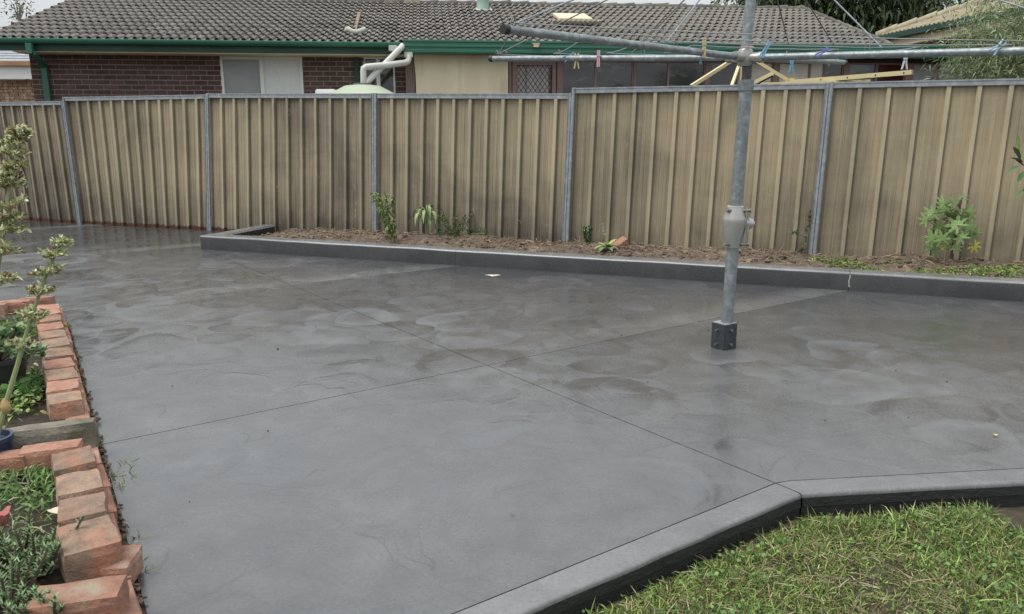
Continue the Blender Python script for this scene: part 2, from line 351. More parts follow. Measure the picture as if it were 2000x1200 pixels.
# ---- slab with sawn joints
A0, A1 = P(440, 505), P(1515, 944); B10, B11 = P(230, 862), P(1640, 572); B20, B21 = P(590, 555), P(880, 522)
E_in = [P(925, 1183), P(1515, 944), P(1540, 939.5), P(2000, 915)]
dirE = (E_in[1]-E_in[0]).normalized(); dirR = (E_in[3]-E_in[2]).normalized()
e_start = E_in[0] - dirE*.74; e_end = E_in[3] + dirR*3.0
wallfar = W(.148, 5.86)
outline = [W(.148, e_start.dot(tt)+.01), wallfar, W(-4.5, 5.86), Vector((-11.5, 13.2, 0))] + [Vector((p[0][0]-.02, p[0][1]+.04, 0)) for p in POSTS] + [Vector((8, 5.6, 0)), Vector((8, e_end.y, 0)), e_end, E_in[2], E_in[1], E_in[0], e_start]
slab = MB().add([(v.x, v.y, -.10) for v in outline], [tuple(range(len(outline)))[::-1]]).build('concrete_slab', M_JOINT, kind='structure')
# keep it above the ground sheet but below the panels
bm = bmesh.new(); bm.faces.new([bm.verts.new((v.x, v.y, 0)) for v in outline]); bm.normal_update()
if bm.faces[:][0].normal.z < 0: bmesh.ops.reverse_faces(bm, faces=bm.faces[:])
def cut(a, b):
    d = (b-a).normalized(); nrm = Vector((-d.y, d.x, 0))
    bmesh.ops.bisect_plane(bm, geom=bm.verts[:]+bm.edges[:]+bm.faces[:], plane_co=a, plane_no=nrm, dist=1e-5)
cut(A0, A1); cut(B10, B11); cut(B20, B21)
polys = [[v.co.copy() for v in f.verts] for f in bm.faces]; bm.free()
for pl in polys:
    b2 = bmesh.new(); f = b2.faces.new([b2.verts.new(v) for v in pl])
    f.normal_update(); bmesh.ops.inset_individual(b2, faces=[f], thickness=.0028, use_even_offset=True)
    inner = [x for x in b2.faces if all(len(e.link_faces) == 2 for e in x.edges)]
    keep = inner[0]; bmesh.ops.delete(b2, geom=[x for x in b2.faces if x is not keep], context='FACES')
    r = bmesh.ops.extrude_face_region(b2, geom=[b2.faces[:][0]] )
    for v in [g for g in r['geom'] if isinstance(g, bmesh.types.BMVert)]: v.co.z -= .095
    b2.normal_update(); bmesh.ops.recalc_face_normals(b2, faces=b2.faces[:])
    bmesh.ops.triangulate(b2, faces=[x for x in b2.faces if len(x.verts) > 4])
    me = bpy.data.meshes.new('slab_panel'); b2.to_mesh(me); b2.free()
    link('slab_panel', me, slab, M_SLAB)

# ---- near edge beam: strips with rounded outer arris, face dropping to the lawn
def beam(pa, pb, qa, qb, zt=.0, zb=-.24, m=None, name='edge_beam'):
    """pa,pb inner line; qa,qb outer line; rounded outer top edge"""
    b = MB(); R = .013; n = 24
    sect = [(0, zt), (1-.0, zt)]
    V = []; cols_ = []
    for i in range(n+1):
        s = i/n; a = pa.lerp(pb, s); q = qa.lerp(qb, s); dq = (q-a); Lw = dq.length; u = dq/Lw
        wob = .006*noise.noise(Vector((a.x*5, a.y*5, 5)))
        pts = [(0, zt-.02), (.002, zt), (.008, zt), (Lw-R+wob-.005, zt)] + [(Lw-R+wob+R*math.sin(t), zt-R+R*math.cos(t)) for t in [k*math.pi/2/4 for k in range(4)]] + [(Lw+wob, zt-.016)]
        for (x, z) in pts: p = a + u*x; V.append((p.x, p.y, z))
        k = len(pts)
    F = [(i*k+j, i*k+j+1, (i+1)*k+j+1, (i+1)*k+j) for i in range(n) for j in range(k-1)]
    b.add(V, F, True); b.add(V[:k], [tuple(range(k))]); b.add(V[-k:], [tuple(range(k))[::-1]])
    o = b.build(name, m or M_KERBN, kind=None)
    b = MB(); V = []
    for i in range(n+1):
        s = i/n; a = pa.lerp(pb, s); q = qa.lerp(qb, s); u = (q-a).normalized(); wob = .006*noise.noise(Vector((a.x*5, a.y*5, 5)))
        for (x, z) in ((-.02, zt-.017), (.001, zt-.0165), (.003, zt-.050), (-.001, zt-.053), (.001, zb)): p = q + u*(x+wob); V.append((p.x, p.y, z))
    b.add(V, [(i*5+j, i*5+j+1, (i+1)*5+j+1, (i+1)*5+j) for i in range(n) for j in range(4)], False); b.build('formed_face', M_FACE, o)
    return o
# outer line
O0, O1 = P(1015, 1200), P(1565, 964.5); O2 = P(2000, 941.5)
dO = (O1-O0).normalized(); dO2 = (O2-O1).normalized()
o_start = O0 - dO*.85; o_end = O2 + dO2*3.0
kerbN = empty('lawn_kerb', (0,0,0), kind='structure')
g = .003
b_ = beam(e_start + (E_in[0]-e_start)*0, E_in[1]-dirE*g, o_start, O1-dO*g*1.5); b_.parent = kerbN; b_.name = 'edge_beam'
b_ = beam(E_in[1]+dirR*g, E_in[2], O1+dO2*g, O1+dO2*.035); b_.parent = kerbN; b_.name = 'edge_beam'
b_ = beam(E_in[2], e_end, O1+dO2*.035, o_end); b_.parent = kerbN; b_.name = 'edge_beam'

# ---- far raised kerb round the garden bed
Kc, Kr = P(393, 487), P(2000, 590)
kd = (Kr-Kc).normalized(); kn = Vector((-kd.y, kd.x, 0))
if kn.y < 0: kn = -kn
KH, KW = .15, .19
Kback = P(500, 442, .14); 
kerb = empty('garden_kerb', (0,0,0), kind='structure')
def kerbrun(s0, s1, name='kerb_section', miter0=0.0, miter1=0.0):
    n = max(4, int((s1-s0)/.15)); V = []; R = .025
    for i in range(n+1):
        s = s0 + (s1-s0)*i/n
        wob = .009*noise.noise(Vector((s*1.7, 0, 2))) + .005*noise.noise(Vector((s*6, 3, 2))); wz = .004*noise.noise(Vector((s*2.1, 8, 2)))
        pts = [(0, 0), (wob, KH-R+wz)] + [(R-R*math.cos(t)+wob, KH-R+R*math.sin(t)+wz) for t in (.4, .8, 1.2, 1.57)] + [(R+.006+wob, KH+wz), (KW-.026, KH+wz), (KW-.02, KH+wz), (KW, KH-.02+wz), (KW, 0)]
        for x, z in pts:
            ss = s + (miter0*x if i == 0 else 0) + (miter1*x if i == n else 0)
            p = Kc + kd*ss + kn*x; V.append((p.x, p.y, z))
        k = len(pts)
    F = [(i*k+j, (i+1)*k+j, (i+1)*k+j+1, i*k+j+1) for i in range(n) for j in range(k-1)]
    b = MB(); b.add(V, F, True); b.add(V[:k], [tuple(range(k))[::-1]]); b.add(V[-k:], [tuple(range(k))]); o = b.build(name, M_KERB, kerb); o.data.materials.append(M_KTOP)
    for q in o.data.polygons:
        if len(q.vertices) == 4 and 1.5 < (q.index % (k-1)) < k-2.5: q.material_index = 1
    return o
j1 = (P(884, 521)-Kc).dot(kd); j2 = (P(1657, 568)-Kc).dot(kd)
kerbrun(0, j1-.0012); kerbrun(j1+.0012, j2-.002); kerbrun(j2+.002, 11)
b = MB(); pj = Kc + kd*j2 - kn*.0015
for i, (z0_, z1_) in enumerate(((.13,.11),(.11,.085),(.085,.05),(.05,.03))):
    o0 = .004*math.sin(i*2.1); o1 = .004*math.sin((i+1)*2.1); b.add([pj+kd*(o0-.003)+Vector((0,0,z0_)), pj+kd*(o0+.004)+Vector((0,0,z0_)), pj+kd*(o1+.003)+Vector((0,0,z1_)), pj+kd*(o1-.003)+Vector((0,0,z1_))], [(0,1,2,3)])
b.build('lime_streak', mat('lime_bloom', (.6,.6,.56), (.4,.4,.38), scale=40, rough=.8), kerb)
# return leg to the fence
rb = MB(); ld = (Kback - Kc); ld.z = 0; L_ = ld.length; ld.normalize(); ln = Vector((ld.y, -ld.x, 0))
V = []; n = 14; R = .025
for i in range(n+1):
    s = .02 + (L_+.1)*i/n
    pts = [(0, 0), (0, KH-R)] + [(R-R*math.cos(t), KH-R+R*math.sin(t)) for t in (.4, .8, 1.2, 1.57)] + [(KW-.03, KH), (KW-.01, KH-.02), (KW-.01, 0)]
    for x, z in pts: p = Kc + ld*s + ln*x + Vector((0,0,-.0015)); V.append(tuple(p + Vector((0,0,z))))
    k = len(pts)
rb.add(V, [(i*k+j, (i+1)*k+j, (i+1)*k+j+1, i*k+j+1) for i in range(n) for j in range(k-1)], True); rb.add(V[-k:], [tuple(range(k))]); rb.add(V[:k], [tuple(range(k))[::-1]])
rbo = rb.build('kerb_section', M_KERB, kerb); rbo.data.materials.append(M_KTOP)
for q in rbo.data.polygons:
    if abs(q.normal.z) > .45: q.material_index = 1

# ------------------------------------------------------------------ fence
def fence_material(name='fence_sheet_weathered'):
    m = bpy.data.materials.new(name); m.use_nodes = True; N, L = nodes(m); b = N['Principled BSDF']
    uv = N.new('ShaderNodeUVMap').outputs[0]
    at = N.new('ShaderNodeAttribute'); at.attribute_name = 'rib'; rib = at.outputs['Fac']
    sx = N.new('ShaderNodeSeparateXYZ'); L.new(uv, sx.inputs[0])
    streak = noise_(N, L, mapping(N, L, uv, (38, .7, 1)), 1, 5, .7); streak2 = noise_(N, L, mapping(N, L, uv, (9, .5, 1)), 1, 4, .6)
    blot = noise_(N, L, uv, 1.1, 5, .6, .6); fine = noise_(N, L, uv, 60, 4, .7); horiz = noise_(N, L, mapping(N, L, uv, (.8, 16, 1)), 1, 4, .6)
    t = math_(N, L, 'MULTIPLY', streak, 1.0); t = math_(N, L, 'ADD', t, math_(N, L, 'MULTIPLY', streak2, .35)); t = math_(N, L, 'ADD', t, math_(N, L, 'MULTIPLY', blot, 1.25))
    t = math_(N, L, 'ADD', t, math_(N, L, 'MULTIPLY', horiz, .18)); t = math_(N, L, 'ADD', t, math_(N, L, 'MULTIPLY', fine, .15))
    # sheet gets warmer and cleaner towards the right end; grimy left bays
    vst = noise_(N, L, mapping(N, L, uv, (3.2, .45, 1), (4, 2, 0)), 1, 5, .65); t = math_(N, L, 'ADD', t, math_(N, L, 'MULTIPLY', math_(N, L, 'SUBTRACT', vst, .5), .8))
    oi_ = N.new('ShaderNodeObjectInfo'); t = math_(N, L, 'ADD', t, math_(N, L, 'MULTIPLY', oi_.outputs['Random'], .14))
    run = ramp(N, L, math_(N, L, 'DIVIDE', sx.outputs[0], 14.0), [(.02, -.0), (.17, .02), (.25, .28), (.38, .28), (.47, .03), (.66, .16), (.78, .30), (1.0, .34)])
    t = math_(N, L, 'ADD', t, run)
    grime_shade = ramp(N, L, math_(N, L, 'DIVIDE', sx.outputs[1], 1.7), [(0.0, .50), (.25, .16), (.45, .02), (.80, .0), (.93, .05), (1.0, .26)])  # grime at the foot; at the top, the rail's shadow line painted in
    t = math_(N, L, 'SUBTRACT', t, math_(N, L, 'ADD', grime_shade, 1.10), True)
    pan = ramp(N, L, t, [(.0, (.085,.072,.058)), (.45, (.222,.187,.135)), (1.0, (.405,.335,.215))])
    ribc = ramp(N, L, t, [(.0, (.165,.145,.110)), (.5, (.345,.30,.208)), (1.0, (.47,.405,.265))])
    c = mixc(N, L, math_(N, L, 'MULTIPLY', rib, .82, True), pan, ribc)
    c = mixc(N, L, math_(N, L, 'MULTIPLY', rib, -.55, True), c, (.075,.064,.054))  # shaded right flank of each rib painted in as a dark strip
    # scuffs
    sc_ = ramp(N, L, noise_(N, L, mapping(N, L, uv, (9, 3, 1)), 1.4, 6, .75, .5), [(.62, 0.0), (.68, .6)]); c = mixc(N, L, sc_, c, (.38,.34,.24))
    # rust and splash at the foot
    ru = math_(N, L, 'ADD', sx.outputs[1], math_(N, L, 'MULTIPLY', noise_(N, L, mapping(N, L, uv, (14, 4, 1)), 1, 5, .7), .10))
    rm = ramp(N, L, ru, [(.085, 1.0), (.10, 0.0)]); c = mixc(N, L, rm, c, (.085,.038,.022))
    L.new(c, b.inputs['Base Color']); b.inputs['Roughness'].default_value = .6; b.inputs['Specular IOR Level'].default_value = .3
    bumpn(N, L, fine, .08, .004, b); return m
M_SHEET = fence_material()
fence = empty('steel_fence', (0,0,0), label='long weathered tan steel sheet fence with galvanised posts and rails behind the garden bed', cat='fence')
def lerp2(a, b, t): return (a[0]+(b[0]-a[0])*t, a[1]+(b[1]-a[1])*t)
run = 0.0
for i in range(len(POSTS)-1):
    pa, pb = POSTS[i], POSTS[i+1]
    L_b = math.hypot(pb[0][0]-pa[0][0], pb[0][1]-pa[0][1]); za, zb = pa[3], pb[2]
    dx, dy = (pb[0][0]-pa[0][0])/L_b, (pb[0][1]-pa[0][1])/L_b; nx, ny = dy, -dx     # towards the viewer
    def pt(s, z, off=0.0):
        f = s/L_b; ht = za+(zb-za)*f; q = z/ht
        bx, by = lerp2(pa[0], pb[0], f); tx, ty = lerp2(pa[1], pb[1], f)
        return (bx+(tx-bx)*q+nx*off, by+(ty-by)*q+ny*off, z)
    nrib = 12 if i < 5 else 10
    per = L_b/nrib
    prof = []
    for k in range(nrib):
        s0 = k*per
        jit = rnd.uniform(-.002, .002)
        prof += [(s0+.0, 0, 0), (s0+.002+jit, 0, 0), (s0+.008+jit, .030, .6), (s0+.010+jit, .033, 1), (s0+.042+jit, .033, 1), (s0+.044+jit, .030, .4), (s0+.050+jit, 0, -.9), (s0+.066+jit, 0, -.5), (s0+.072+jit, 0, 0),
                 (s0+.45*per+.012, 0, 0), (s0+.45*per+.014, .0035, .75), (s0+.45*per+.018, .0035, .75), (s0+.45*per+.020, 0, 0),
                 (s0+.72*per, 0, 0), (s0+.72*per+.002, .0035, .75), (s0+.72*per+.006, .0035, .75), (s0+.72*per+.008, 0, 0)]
    prof.append((L_b, 0, 0)); prof = [q for q in prof if .02 < q[0] < L_b-.02]
    prof = [(.02, 0, 0)] + prof + [(L_b-.02, 0, 0)]
    third = (len(prof)-1)//3
    for s_ in range(3):
        seg = prof[s_*third:(s_+1)*third+1] if s_ < 2 else prof[2*third:]
        nz = 10; V = []; F = []; UV = []; RB = []
        for (s, off, rbv) in seg:
            f = s/L_b; ht = za+(zb-za)*f - .012
            for j in range(nz+1):
                z = -.03 + (ht+.03)*j/nz
                wob = .006*noise.noise(Vector((s*1.3+i*5, z*1.5, 3)))
                V.append(pt(s, z, off+wob+.004*s_)); UV.append((run+s, z)); RB.append(rbv)
        m_ = nz+1
        for a in range(len(seg)-1):
            for j in range(nz): F.append((a*m_+j, (a+1)*m_+j, (a+1)*m_+j+1, a*m_+j+1))
        me = bpy.data.meshes.new('fence_sheet'); me.from_pydata(V, [], F)
        ul = me.uv_layers.new(name='UVMap'); vi = np.zeros(len(me.loops), dtype=np.int32); me.loops.foreach_get('vertex_index', vi)
        ul.data.foreach_set('uv', np.array(UV, dtype=np.float32)[vi].ravel())
        ra = me.attributes.new('rib', 'FLOAT', 'POINT'); ra.data.foreach_set('value', np.array(RB, dtype=np.float32))
        link('fence_sheet', me, fence, M_SHEET)
    # top rail
    b = MB(); a = Vector(pt(.03, za-.026)); c = Vector(pt(L_b-.03, zb-.026)); nv = Vector((nx, ny, 0))
    b.bar(a+nv*.012, c+nv*.012, .062, .052); b.bar(a+nv*.046+Vector((0,0,.020)), c+nv*.046+Vector((0,0,.020)), .004, .014)
    b.build('top_rail', M_GALV, fence, bevel=.003)
    b = MB(); a = Vector(pt(.03, .01)); c = Vector(pt(L_b-.03, .01)); b.bar(a+nv*-.02, c+nv*-.02, .03, .05).build('bottom_rail', M_GALV, fence)
    run += L_b
for i, p in enumerate(POSTS):
    j = min(max(i, 1), len(POSTS)-2); dx = POSTS[j+1][0][0]-POSTS[j-1][0][0]; dy = POSTS[j+1][0][1]-POSTS[j-1][0][1]; q = math.hypot(dx, dy); dx /= q; dy /= q
    d = Vector((dx, dy, 0)); nv = Vector((dy, -dx, 0)); b = MB()
    for sgn, ht in ((-1, p[2]), (1, p[3])):
        base = Vector((p[0][0], p[0][1], -.05)) + d*sgn*.019 + nv*.012; top = Vector((p[1][0], p[1][1], ht+.004)) + d*sgn*.019 + nv*.012
        b.bar(base, top, .074, .034, up=d)
        b.bar(base+nv*.041+d*sgn*.012, top+nv*.041+d*sgn*.012, .006, .008, up=d)
    b.build('fence_post', M_GALV, fence, bevel=.003)

# ------------------------------------------------------------------ garden bed soil
def fence_y(x):
    for a, b in zip(POSTS[:-1], POSTS[1:]):
        if a[0][0] <= x <= b[0][0]: f = (x-a[0][0])/(b[0][0]-a[0][0]); return a[0][1]+(b[0][1]-a[0][1])*f
    return POSTS[-1][0][1]-.3*(x-POSTS[-1][0][0])
def bed_z(x, y):
    z = .125 + .05*noise.noise(Vector((x*1.1, y*1.6, 1))) + .035*noise.noise(Vector((x*4, y*5, 9))) + .018*noise.noise(Vector((x*13, y*13, 3)))
    return z
def soil_height(x, y, s, t):
    z = bed_z(x, y) + .03*math.sin(min(t, 1)*math.pi)*min(1, s*12) - .05*max(0, 1-s*14)
    if t < .08: z = min(z, KH-.02)
    return z
BT = max(0.0, L_*ld.dot(kd)) + .06
def bedmap(s, t):
    s0 = .25 + t*BT; sx = s0 + s*(8.8-s0); fr = Kc + kd*sx + kn*(KW-.01)
    dep = (fence_y(fr.x+.3) - fr.y)/kn.y + .05
    return (fr.x + kn.x*dep*t, fr.y + kn.y*dep*t)
heightgrid(bedmap, 170, 22, soil_height).build('garden_soil', M_SOIL, kind='structure')
pts = []
for _ in range(4200):
    s, t = rnd.random(), rnd.uniform(.03, .97); x, y = bedmap(s, t); 
    if noise.noise(Vector((x*1.3, y*2, 4))) < -.1 and rnd.random() < .7: continue
    pts.append((x, y, soil_height(x, y, s, t)+.003))
clods('soil_clods', pts, nr.gamma(1.6, .0055, len(pts))+.003, M_SOIL, kind='stuff')
# straw and dead roots lying on the bed
n = 4200; st = np.array([(rnd.random(), rnd.uniform(.05, .95)) for _ in range(n)]); xy = np.array([bedmap(*q) for q in st])
zz = np.array([soil_height(x, y, *q)+.012 for (x, y), q in zip(xy, st)])
d = nr.normal(size=(n, 3)); d[:, 2] *= .25
leafobj('straw_litter', blades(np.column_stack([xy, zz]), d, nr.uniform(.03, .11, n), .004, .2, cols=[((.46,.37,.24), 3), ((.30,.21,.13), 2), ((.16,.10,.06), 1)]), kind='stuff')

# ------------------------------------------------------------------ plants in the bed
def bp(px, py):
    p = P(px, py, .13); p.y = min(p.y, fence_y(p.x)-.10); return p
def weed(name, px, py, h, r, n, ll, lw, cols, label, cat='weed', stems=3, droop=.5, group=None, up=.3, lean=(0,0)):
    base = bp(px, py); base.z = .12; t = empty(name, base, label=label, cat=cat, group=group)
    sb = MB(); tips = []
    for k in range(stems):
        a = rnd.uniform(0, 6.28); q = rnd.uniform(.2, 1)*r; pts_ = [(0,0,0)] + [(q*f*math.cos(a)+lean[0]*f+rnd.uniform(-.01,.01), q*f*math.sin(a)+lean[1]*f, h*f*rnd.uniform(.9, 1)) for f in (.35, .7, 1)]
        sb.tube(pts_, [.004, .0035, .003, .002], 5); tips.append(pts_)
    sb.build('stem', M_STEM, t)
    roots = []
    for _ in range(n):
        pts_ = rnd.choice(tips); f = rnd.uniform(.15, 1)*3; i = min(int(f), 2); p = Vector(pts_[i]).lerp(Vector(pts_[i+1]), f-i); roots.append(tuple(p))
    rt = np.array(roots); leafobj('leaves', blades(rt, rdirs(n, up), nr.uniform(.6, 1.2, n)*ll, nr.uniform(.7, 1.2, n)*lw, droop, (.25, 1, .8), cols), t)
    return t
G_OLIVE = [((.20,.25,.09), 3), ((.28,.31,.13), 2), ((.12,.17,.06), 2)]
# tall leafy weed by second post
weed('tall_weed', 768, 474, .54, .17, 620, .052, .017, G_OLIVE+G_MID, 'tall leafy weed with several stalks beside the fence post nearest the middle of the bed', stems=6, lean=(-.12,.05))
def wilted(px, py):
    base = bp(px, py); base.z = .12; t = empty('wilted_plant', base, label='wilted plant with long drooping pale green leaves bending over in arcs', cat='plant')
    s = MB(); s.tube([(0,0,0), (-.01,0,.15), (.0,0,.30)], [.008, .006, .004], 6).build('stem', M_STEM, t)
    for k in range(24):
        a = k*2.4+rnd.random(); R_ = rnd.uniform(.08, .20); z0 = rnd.uniform(.17, .33); pts_ = []
        for f in (0, .2, .4, .6, .8, 1.0): pts_.append(Vector((R_*math.sin(f*1.6)*math.cos(a)*1.15, R_*.8*math.sin(f*1.6)*math.sin(a), z0 + .10*math.sin(f*2.2) - .17*f*f)))
        V = []; F = []; wd = (.004, .012, .024, .034, .026, .002); sd_ = Vector((-math.sin(a), math.cos(a), 0))
        for p, w__ in zip(pts_, wd): V += [p-sd_*w__/2, p+Vector((0,0,-w__*.25)), p+sd_*w__/2]
        for i in range(5):
            for j in range(2): F.append((i*3+j, i*3+j+1, i*3+j+4, i*3+j+3))
        MB().add(V, F, True).build('leaf', M_LF[k % 2], t)
M_LF = [mat('wilt_leaf_pale', (.30,.36,.17), (.22,.28,.12), scale=20, rough=.5), mat('wilt_leaf_green', (.19,.26,.10), (.13,.19,.07), scale=20, rough=.5)]
wilted(834, 468)
weed('bushy_weed', 888, 470, .30, .26, 900, .03, .012, [((.10,.13,.05), 3), ((.16,.17,.08), 2), ((.06,.11,.04), 2)], 'low bushy weed with fine olive foliage and dry twigs behind the kerb', stems=12)
weed('small_weed', 862, 468, .16, .10, 130, .034, .02, [((.07,.17,.06), 3), ((.10,.22,.08), 2)], 'small bright green weed at the foot of the bushy olive weed', stems=4)
weed('small_weed', 925, 468, .13, .12, 130, .038, .022, [((.08,.19,.07), 3), ((.05,.13,.05), 2)], 'flat clump of fresh green weed between the bushy weed and the upright sprig', stems=4)
weed('green_sprig', 950, 468, .14, .02, 26, .045, .022, [((.05,.13,.05), 3), ((.08,.17,.07), 2)], 'upright dark green sprig beside a clod of soil at the fence foot', stems=2)
weed('dark_weed', 1146, 478, .22, .09, 170, .035, .018, [((.03,.09,.03), 3), ((.05,.13,.04), 2)], 'small dark green weed just right of a fence post', stems=5)
# wispy dry grass at the post
n = 26; base = bp(1128, 478); rt = np.array(base)+np.column_stack([nr.normal(0, .05, n), nr.normal(0, .02, n), np.zeros(n)])
t = empty('dry_grass_tuft', base, label='wispy pale dry grass tuft leaning on the fence right of the post', cat='grass tuft')
leafobj('blades', blades(rt-np.array(base), rdirs(n, 1.3), nr.uniform(.1, .33, n), .004, .35, cols=[((.30,.27,.17), 1)]), t)
# yellow green hosta-like plant
base = bp(1185, 494); base.z = .13; hp = empty('broad_leaf_plant', base, label='yellow green broad leaved plant with a pale flower spike beside the fallen brick', cat='plant')
M_HY = mat('leaf_yellow_green', (.42,.44,.13), (.30,.36,.10), scale=15, rough=.5); M_HG = mat('leaf_grey_green', (.14,.23,.11), (.10,.17,.08), scale=15, rough=.5)
def leaf_mesh(mb, base, dirn, L_, W_, droop=.4, seg=6, fold=.25):
    base = Vector(base); d = Vector(dirn).normalized(); sd_ = d.cross(Vector((0,0,1)));
    if sd_.length < .01: sd_ = Vector((1,0,0))
    sd_.normalize(); V = []; F = []
    for i in range(seg+1):
        f = i/seg; w__ = W_/2*math.sin(math.pi*min(1, f*.92+.06))**.8 if f < 1 else .0008
        p = base + d*L_*f - Vector((0,0,1))*L_*droop*f*f
        V += [p-sd_*w__+Vector((0,0,w__*fold)), p, p+sd_*w__+Vector((0,0,w__*fold))]
    for i in range(seg):
        for j in range(2): F.append((i*3+j, i*3+j+1, i*3+j+4, i*3+j+3))
    return mb.add(V, F, True)
for a, el, L_, m_ in ((200, .5, .15, 0), (235, .35, .17, 1), (285, .4, .15, 1), (265, .9, .13, 0), (320, .45, .15, 1), (10, .5, .15, 1), (35, 1.0, .19, 0), (150, .8, .13, 0), (175, .3, .14, 1), (100, .9, .12, 1), (300, .9, .12, 0)):
    ar = math.radians(a); leaf_mesh(MB(), (0,0,.05), (math.cos(ar), math.sin(ar), el), L_, .045, .35 if el > .7 else .5).build('leaf', M_HG if m_ else M_HY, hp)
MB().tube([(0,0,.05), (-.02,.01,.17), (-.045,.01,.27)], .0025, 5).build('flower_stalk', M_STEM, hp)
n = 60; f = nr.uniform(.3, 1, n); leafobj('bloom_spike', blades(np.column_stack([-.01-.038*f, np.full(n, .01), .12+.16*f]), rdirs(n), .014, .007, .1, cols=[((.5,.46,.36), 1)]), hp)
MB().box((0,0,0), (.19,.085,.06)).build('loose_brick', M_RED, bevel=.004, label='broken orange brick tilted on the soil beside the yellow green plant', cat='brick')
lb = bpy.data.objects['loose_brick']; lb.location = bp(1209, 492)+Vector((0,.06,.055)); lb.rotation_euler = (math.radians(18), math.radians(-32), math.radians(18))
# vine on the last visible post
base = bp(1560, 492); base.z = .12; t = empty('climbing_weed', base, label='thin straggly climbing weed against the fence left of the rightmost visible post', cat='weed')
vp = [(0,0,0), (-.03,.03,.08), (.02,.04,.16), (.0,.04,.24), (.04,.05,.32), (.03,.05,.42)]; MB().tube(vp, .0025, 5).tube([vp[2], (-.08,.03,.2), (-.12,.03,.22)], .002, 5).build('stem', M_BSTEM, t)
rt = np.array([Vector(vp[i]).lerp(Vector(vp[i+1]), rnd.random())[:] for i in [rnd.randrange(5) for _ in range(40)]] + [(-.12+rnd.uniform(-.02,.03),.03,.22) for _ in range(12)] + [(-.04+rnd.uniform(-.05,.05),.0,.05) for _ in range(20)])
leafobj('leaves', blades(rt, rdirs(len(rt)), .035, .017, .3, (.3,1,.8), [((.09,.14,.08), 2), ((.16,.20,.11), 1)]), t)
# papaya-like plant with lobed leaves
def lobed_leaf(m_, name='leaf_blade'):
    V = [(0,0,0)]; F = []; lobes = 7; R_ = 1.0
    for k in range(lobes):
        a = math.radians(-135 + 270*k/(lobes-1)); ln_ = R_*(1.0 - .28*abs(k-3)/3)
        for da, rr in ((-.22, .45), (-.20, .66), (-.12, .80), (-.09, .76), (0, 1.0), (.09, .76), (.12, .82), (.20, .64), (.22, .45)):
            V.append((math.sin(a+da)*ln_*rr, math.cos(a+da)*ln_*rr, -.22*(rr*ln_)**2 + .05*math.cos(da*9)))
    nV = len(V)
    for i in range(1, nV-1): F.append((0, i+1, i))
    return MB().add(V, F, True).mesh(name, m_)
M_PG = mat('lobed_leaf_green', (.18,.27,.09), (.10,.17,.05), scale=6, rough=.5, vary=.25); M_PY = mat('lobed_leaf_yellow', (.45,.42,.07), (.38,.36,.06), scale=6, rough=.5)
base = bp(1857, 515); base.z = .10; pap = empty('lobed_leaf_plant', base, label='upright plant with deeply lobed leaves and one yellow leaf growing from the kerb bed', cat='plant')
MB().tube([(0,0,0), (.005,0,.2), (.015,0,.40), (.02,0,.58)], [.017,.014,.012,.009], 8).build('stem', M_BSTEM, pap)
lm = lobed_leaf(M_PG); lmy = lobed_leaf(M_PY)
zc = base.y
def pleaf(px, py, size, rot, me=lm, dep=0.0, z0=None, curl=1.0):
    size *= 1.4; tgt = D(px, py, base.y+dep) - base; start = Vector((.02, 0, z0 if z0 is not None else max(.12, tgt.z-.02)))
    mid = start.lerp(tgt, .5)+Vector((0,0,.025))
    MB().tube([start, mid, tgt], [.0035,.003,.0025], 5).build('leaf_stalk', M_BSTEM, pap)
    o = link('leaf', me, pap); o.location = tgt; o.rotation_euler = rot; o.scale = (size, size, size*curl)
R = math.radians
for px, py, s_, rx, rz, dep in ((1845,400,.085,70,10,-.05), (1822,418,.085,62,-60,-.02), (1812,432,.075,72,-110,.03), (1868,402,.10,58,25,-.08), (1893,418,.085,65,70,.05), (1870,440,.09,75,150,-.1),
                              (1895,450,.085,72,120,-.04), (1825,468,.085,78,200,-.05), (1840,470,.075,70,160,-.12), (1820,488,.07,82,200,-.02), (1880,466,.065,72,150,-.12), (1908,458,.07,80,160,.0), (1880,389,.05,85,20,.02), (1852,478,.07,80,190,-.08), (1858,425,.08,60,30,.06), (1835,448,.08,60,40,.05), (1862,458,.08,60,40,-.03), (1882,432,.07,60,30,.08), (1848,412,.075,50,0,.04), (1868,485,.06,70,20,-.05)):
    pleaf(px, py, s_, (R(rx), 0, R(rnd.uniform(-25,25))), dep=dep)
    bpy.data.objects[-1] if False else None
for o_ in [c for c in pap.children if c.name.startswith('leaf') and 'stalk' not in c.name]:
    o_.rotation_euler.y = R(rnd.uniform(-60, 60)); o_.rotation_euler.x = R(rnd.uniform(48, 100))
pleaf(1903, 480, .06, (R(95), R(150), 0), lmy, 0); pleaf(1842, 482, .03, (R(95), R(160), 0), lmy, -.1)
# ground cover at the right end of the bed
rts = []; 
for _ in range(11000):
    s = rnd.uniform(.70, 1.0); t_ = rnd.uniform(.03, .5)**1.0; x, y = bedmap(s, t_)
    px_s = (Vector((x,y,0))-Kc).dot(kd)
    if noise.noise(Vector((x*3, y*4, 7))) < -.12: continue
    rts.append((x, y, soil_height(x, y, s, t_)-.005))
rt = np.array(rts); n = len(rt)
leafobj('ground_cover', blades(rt, rdirs(n, 1.0), nr.uniform(.025, .085, n), nr.uniform(.007, .018, n), .6, (.4,1,.8), G_MID+[((.30,.30,.10),.6)]), kind='stuff')

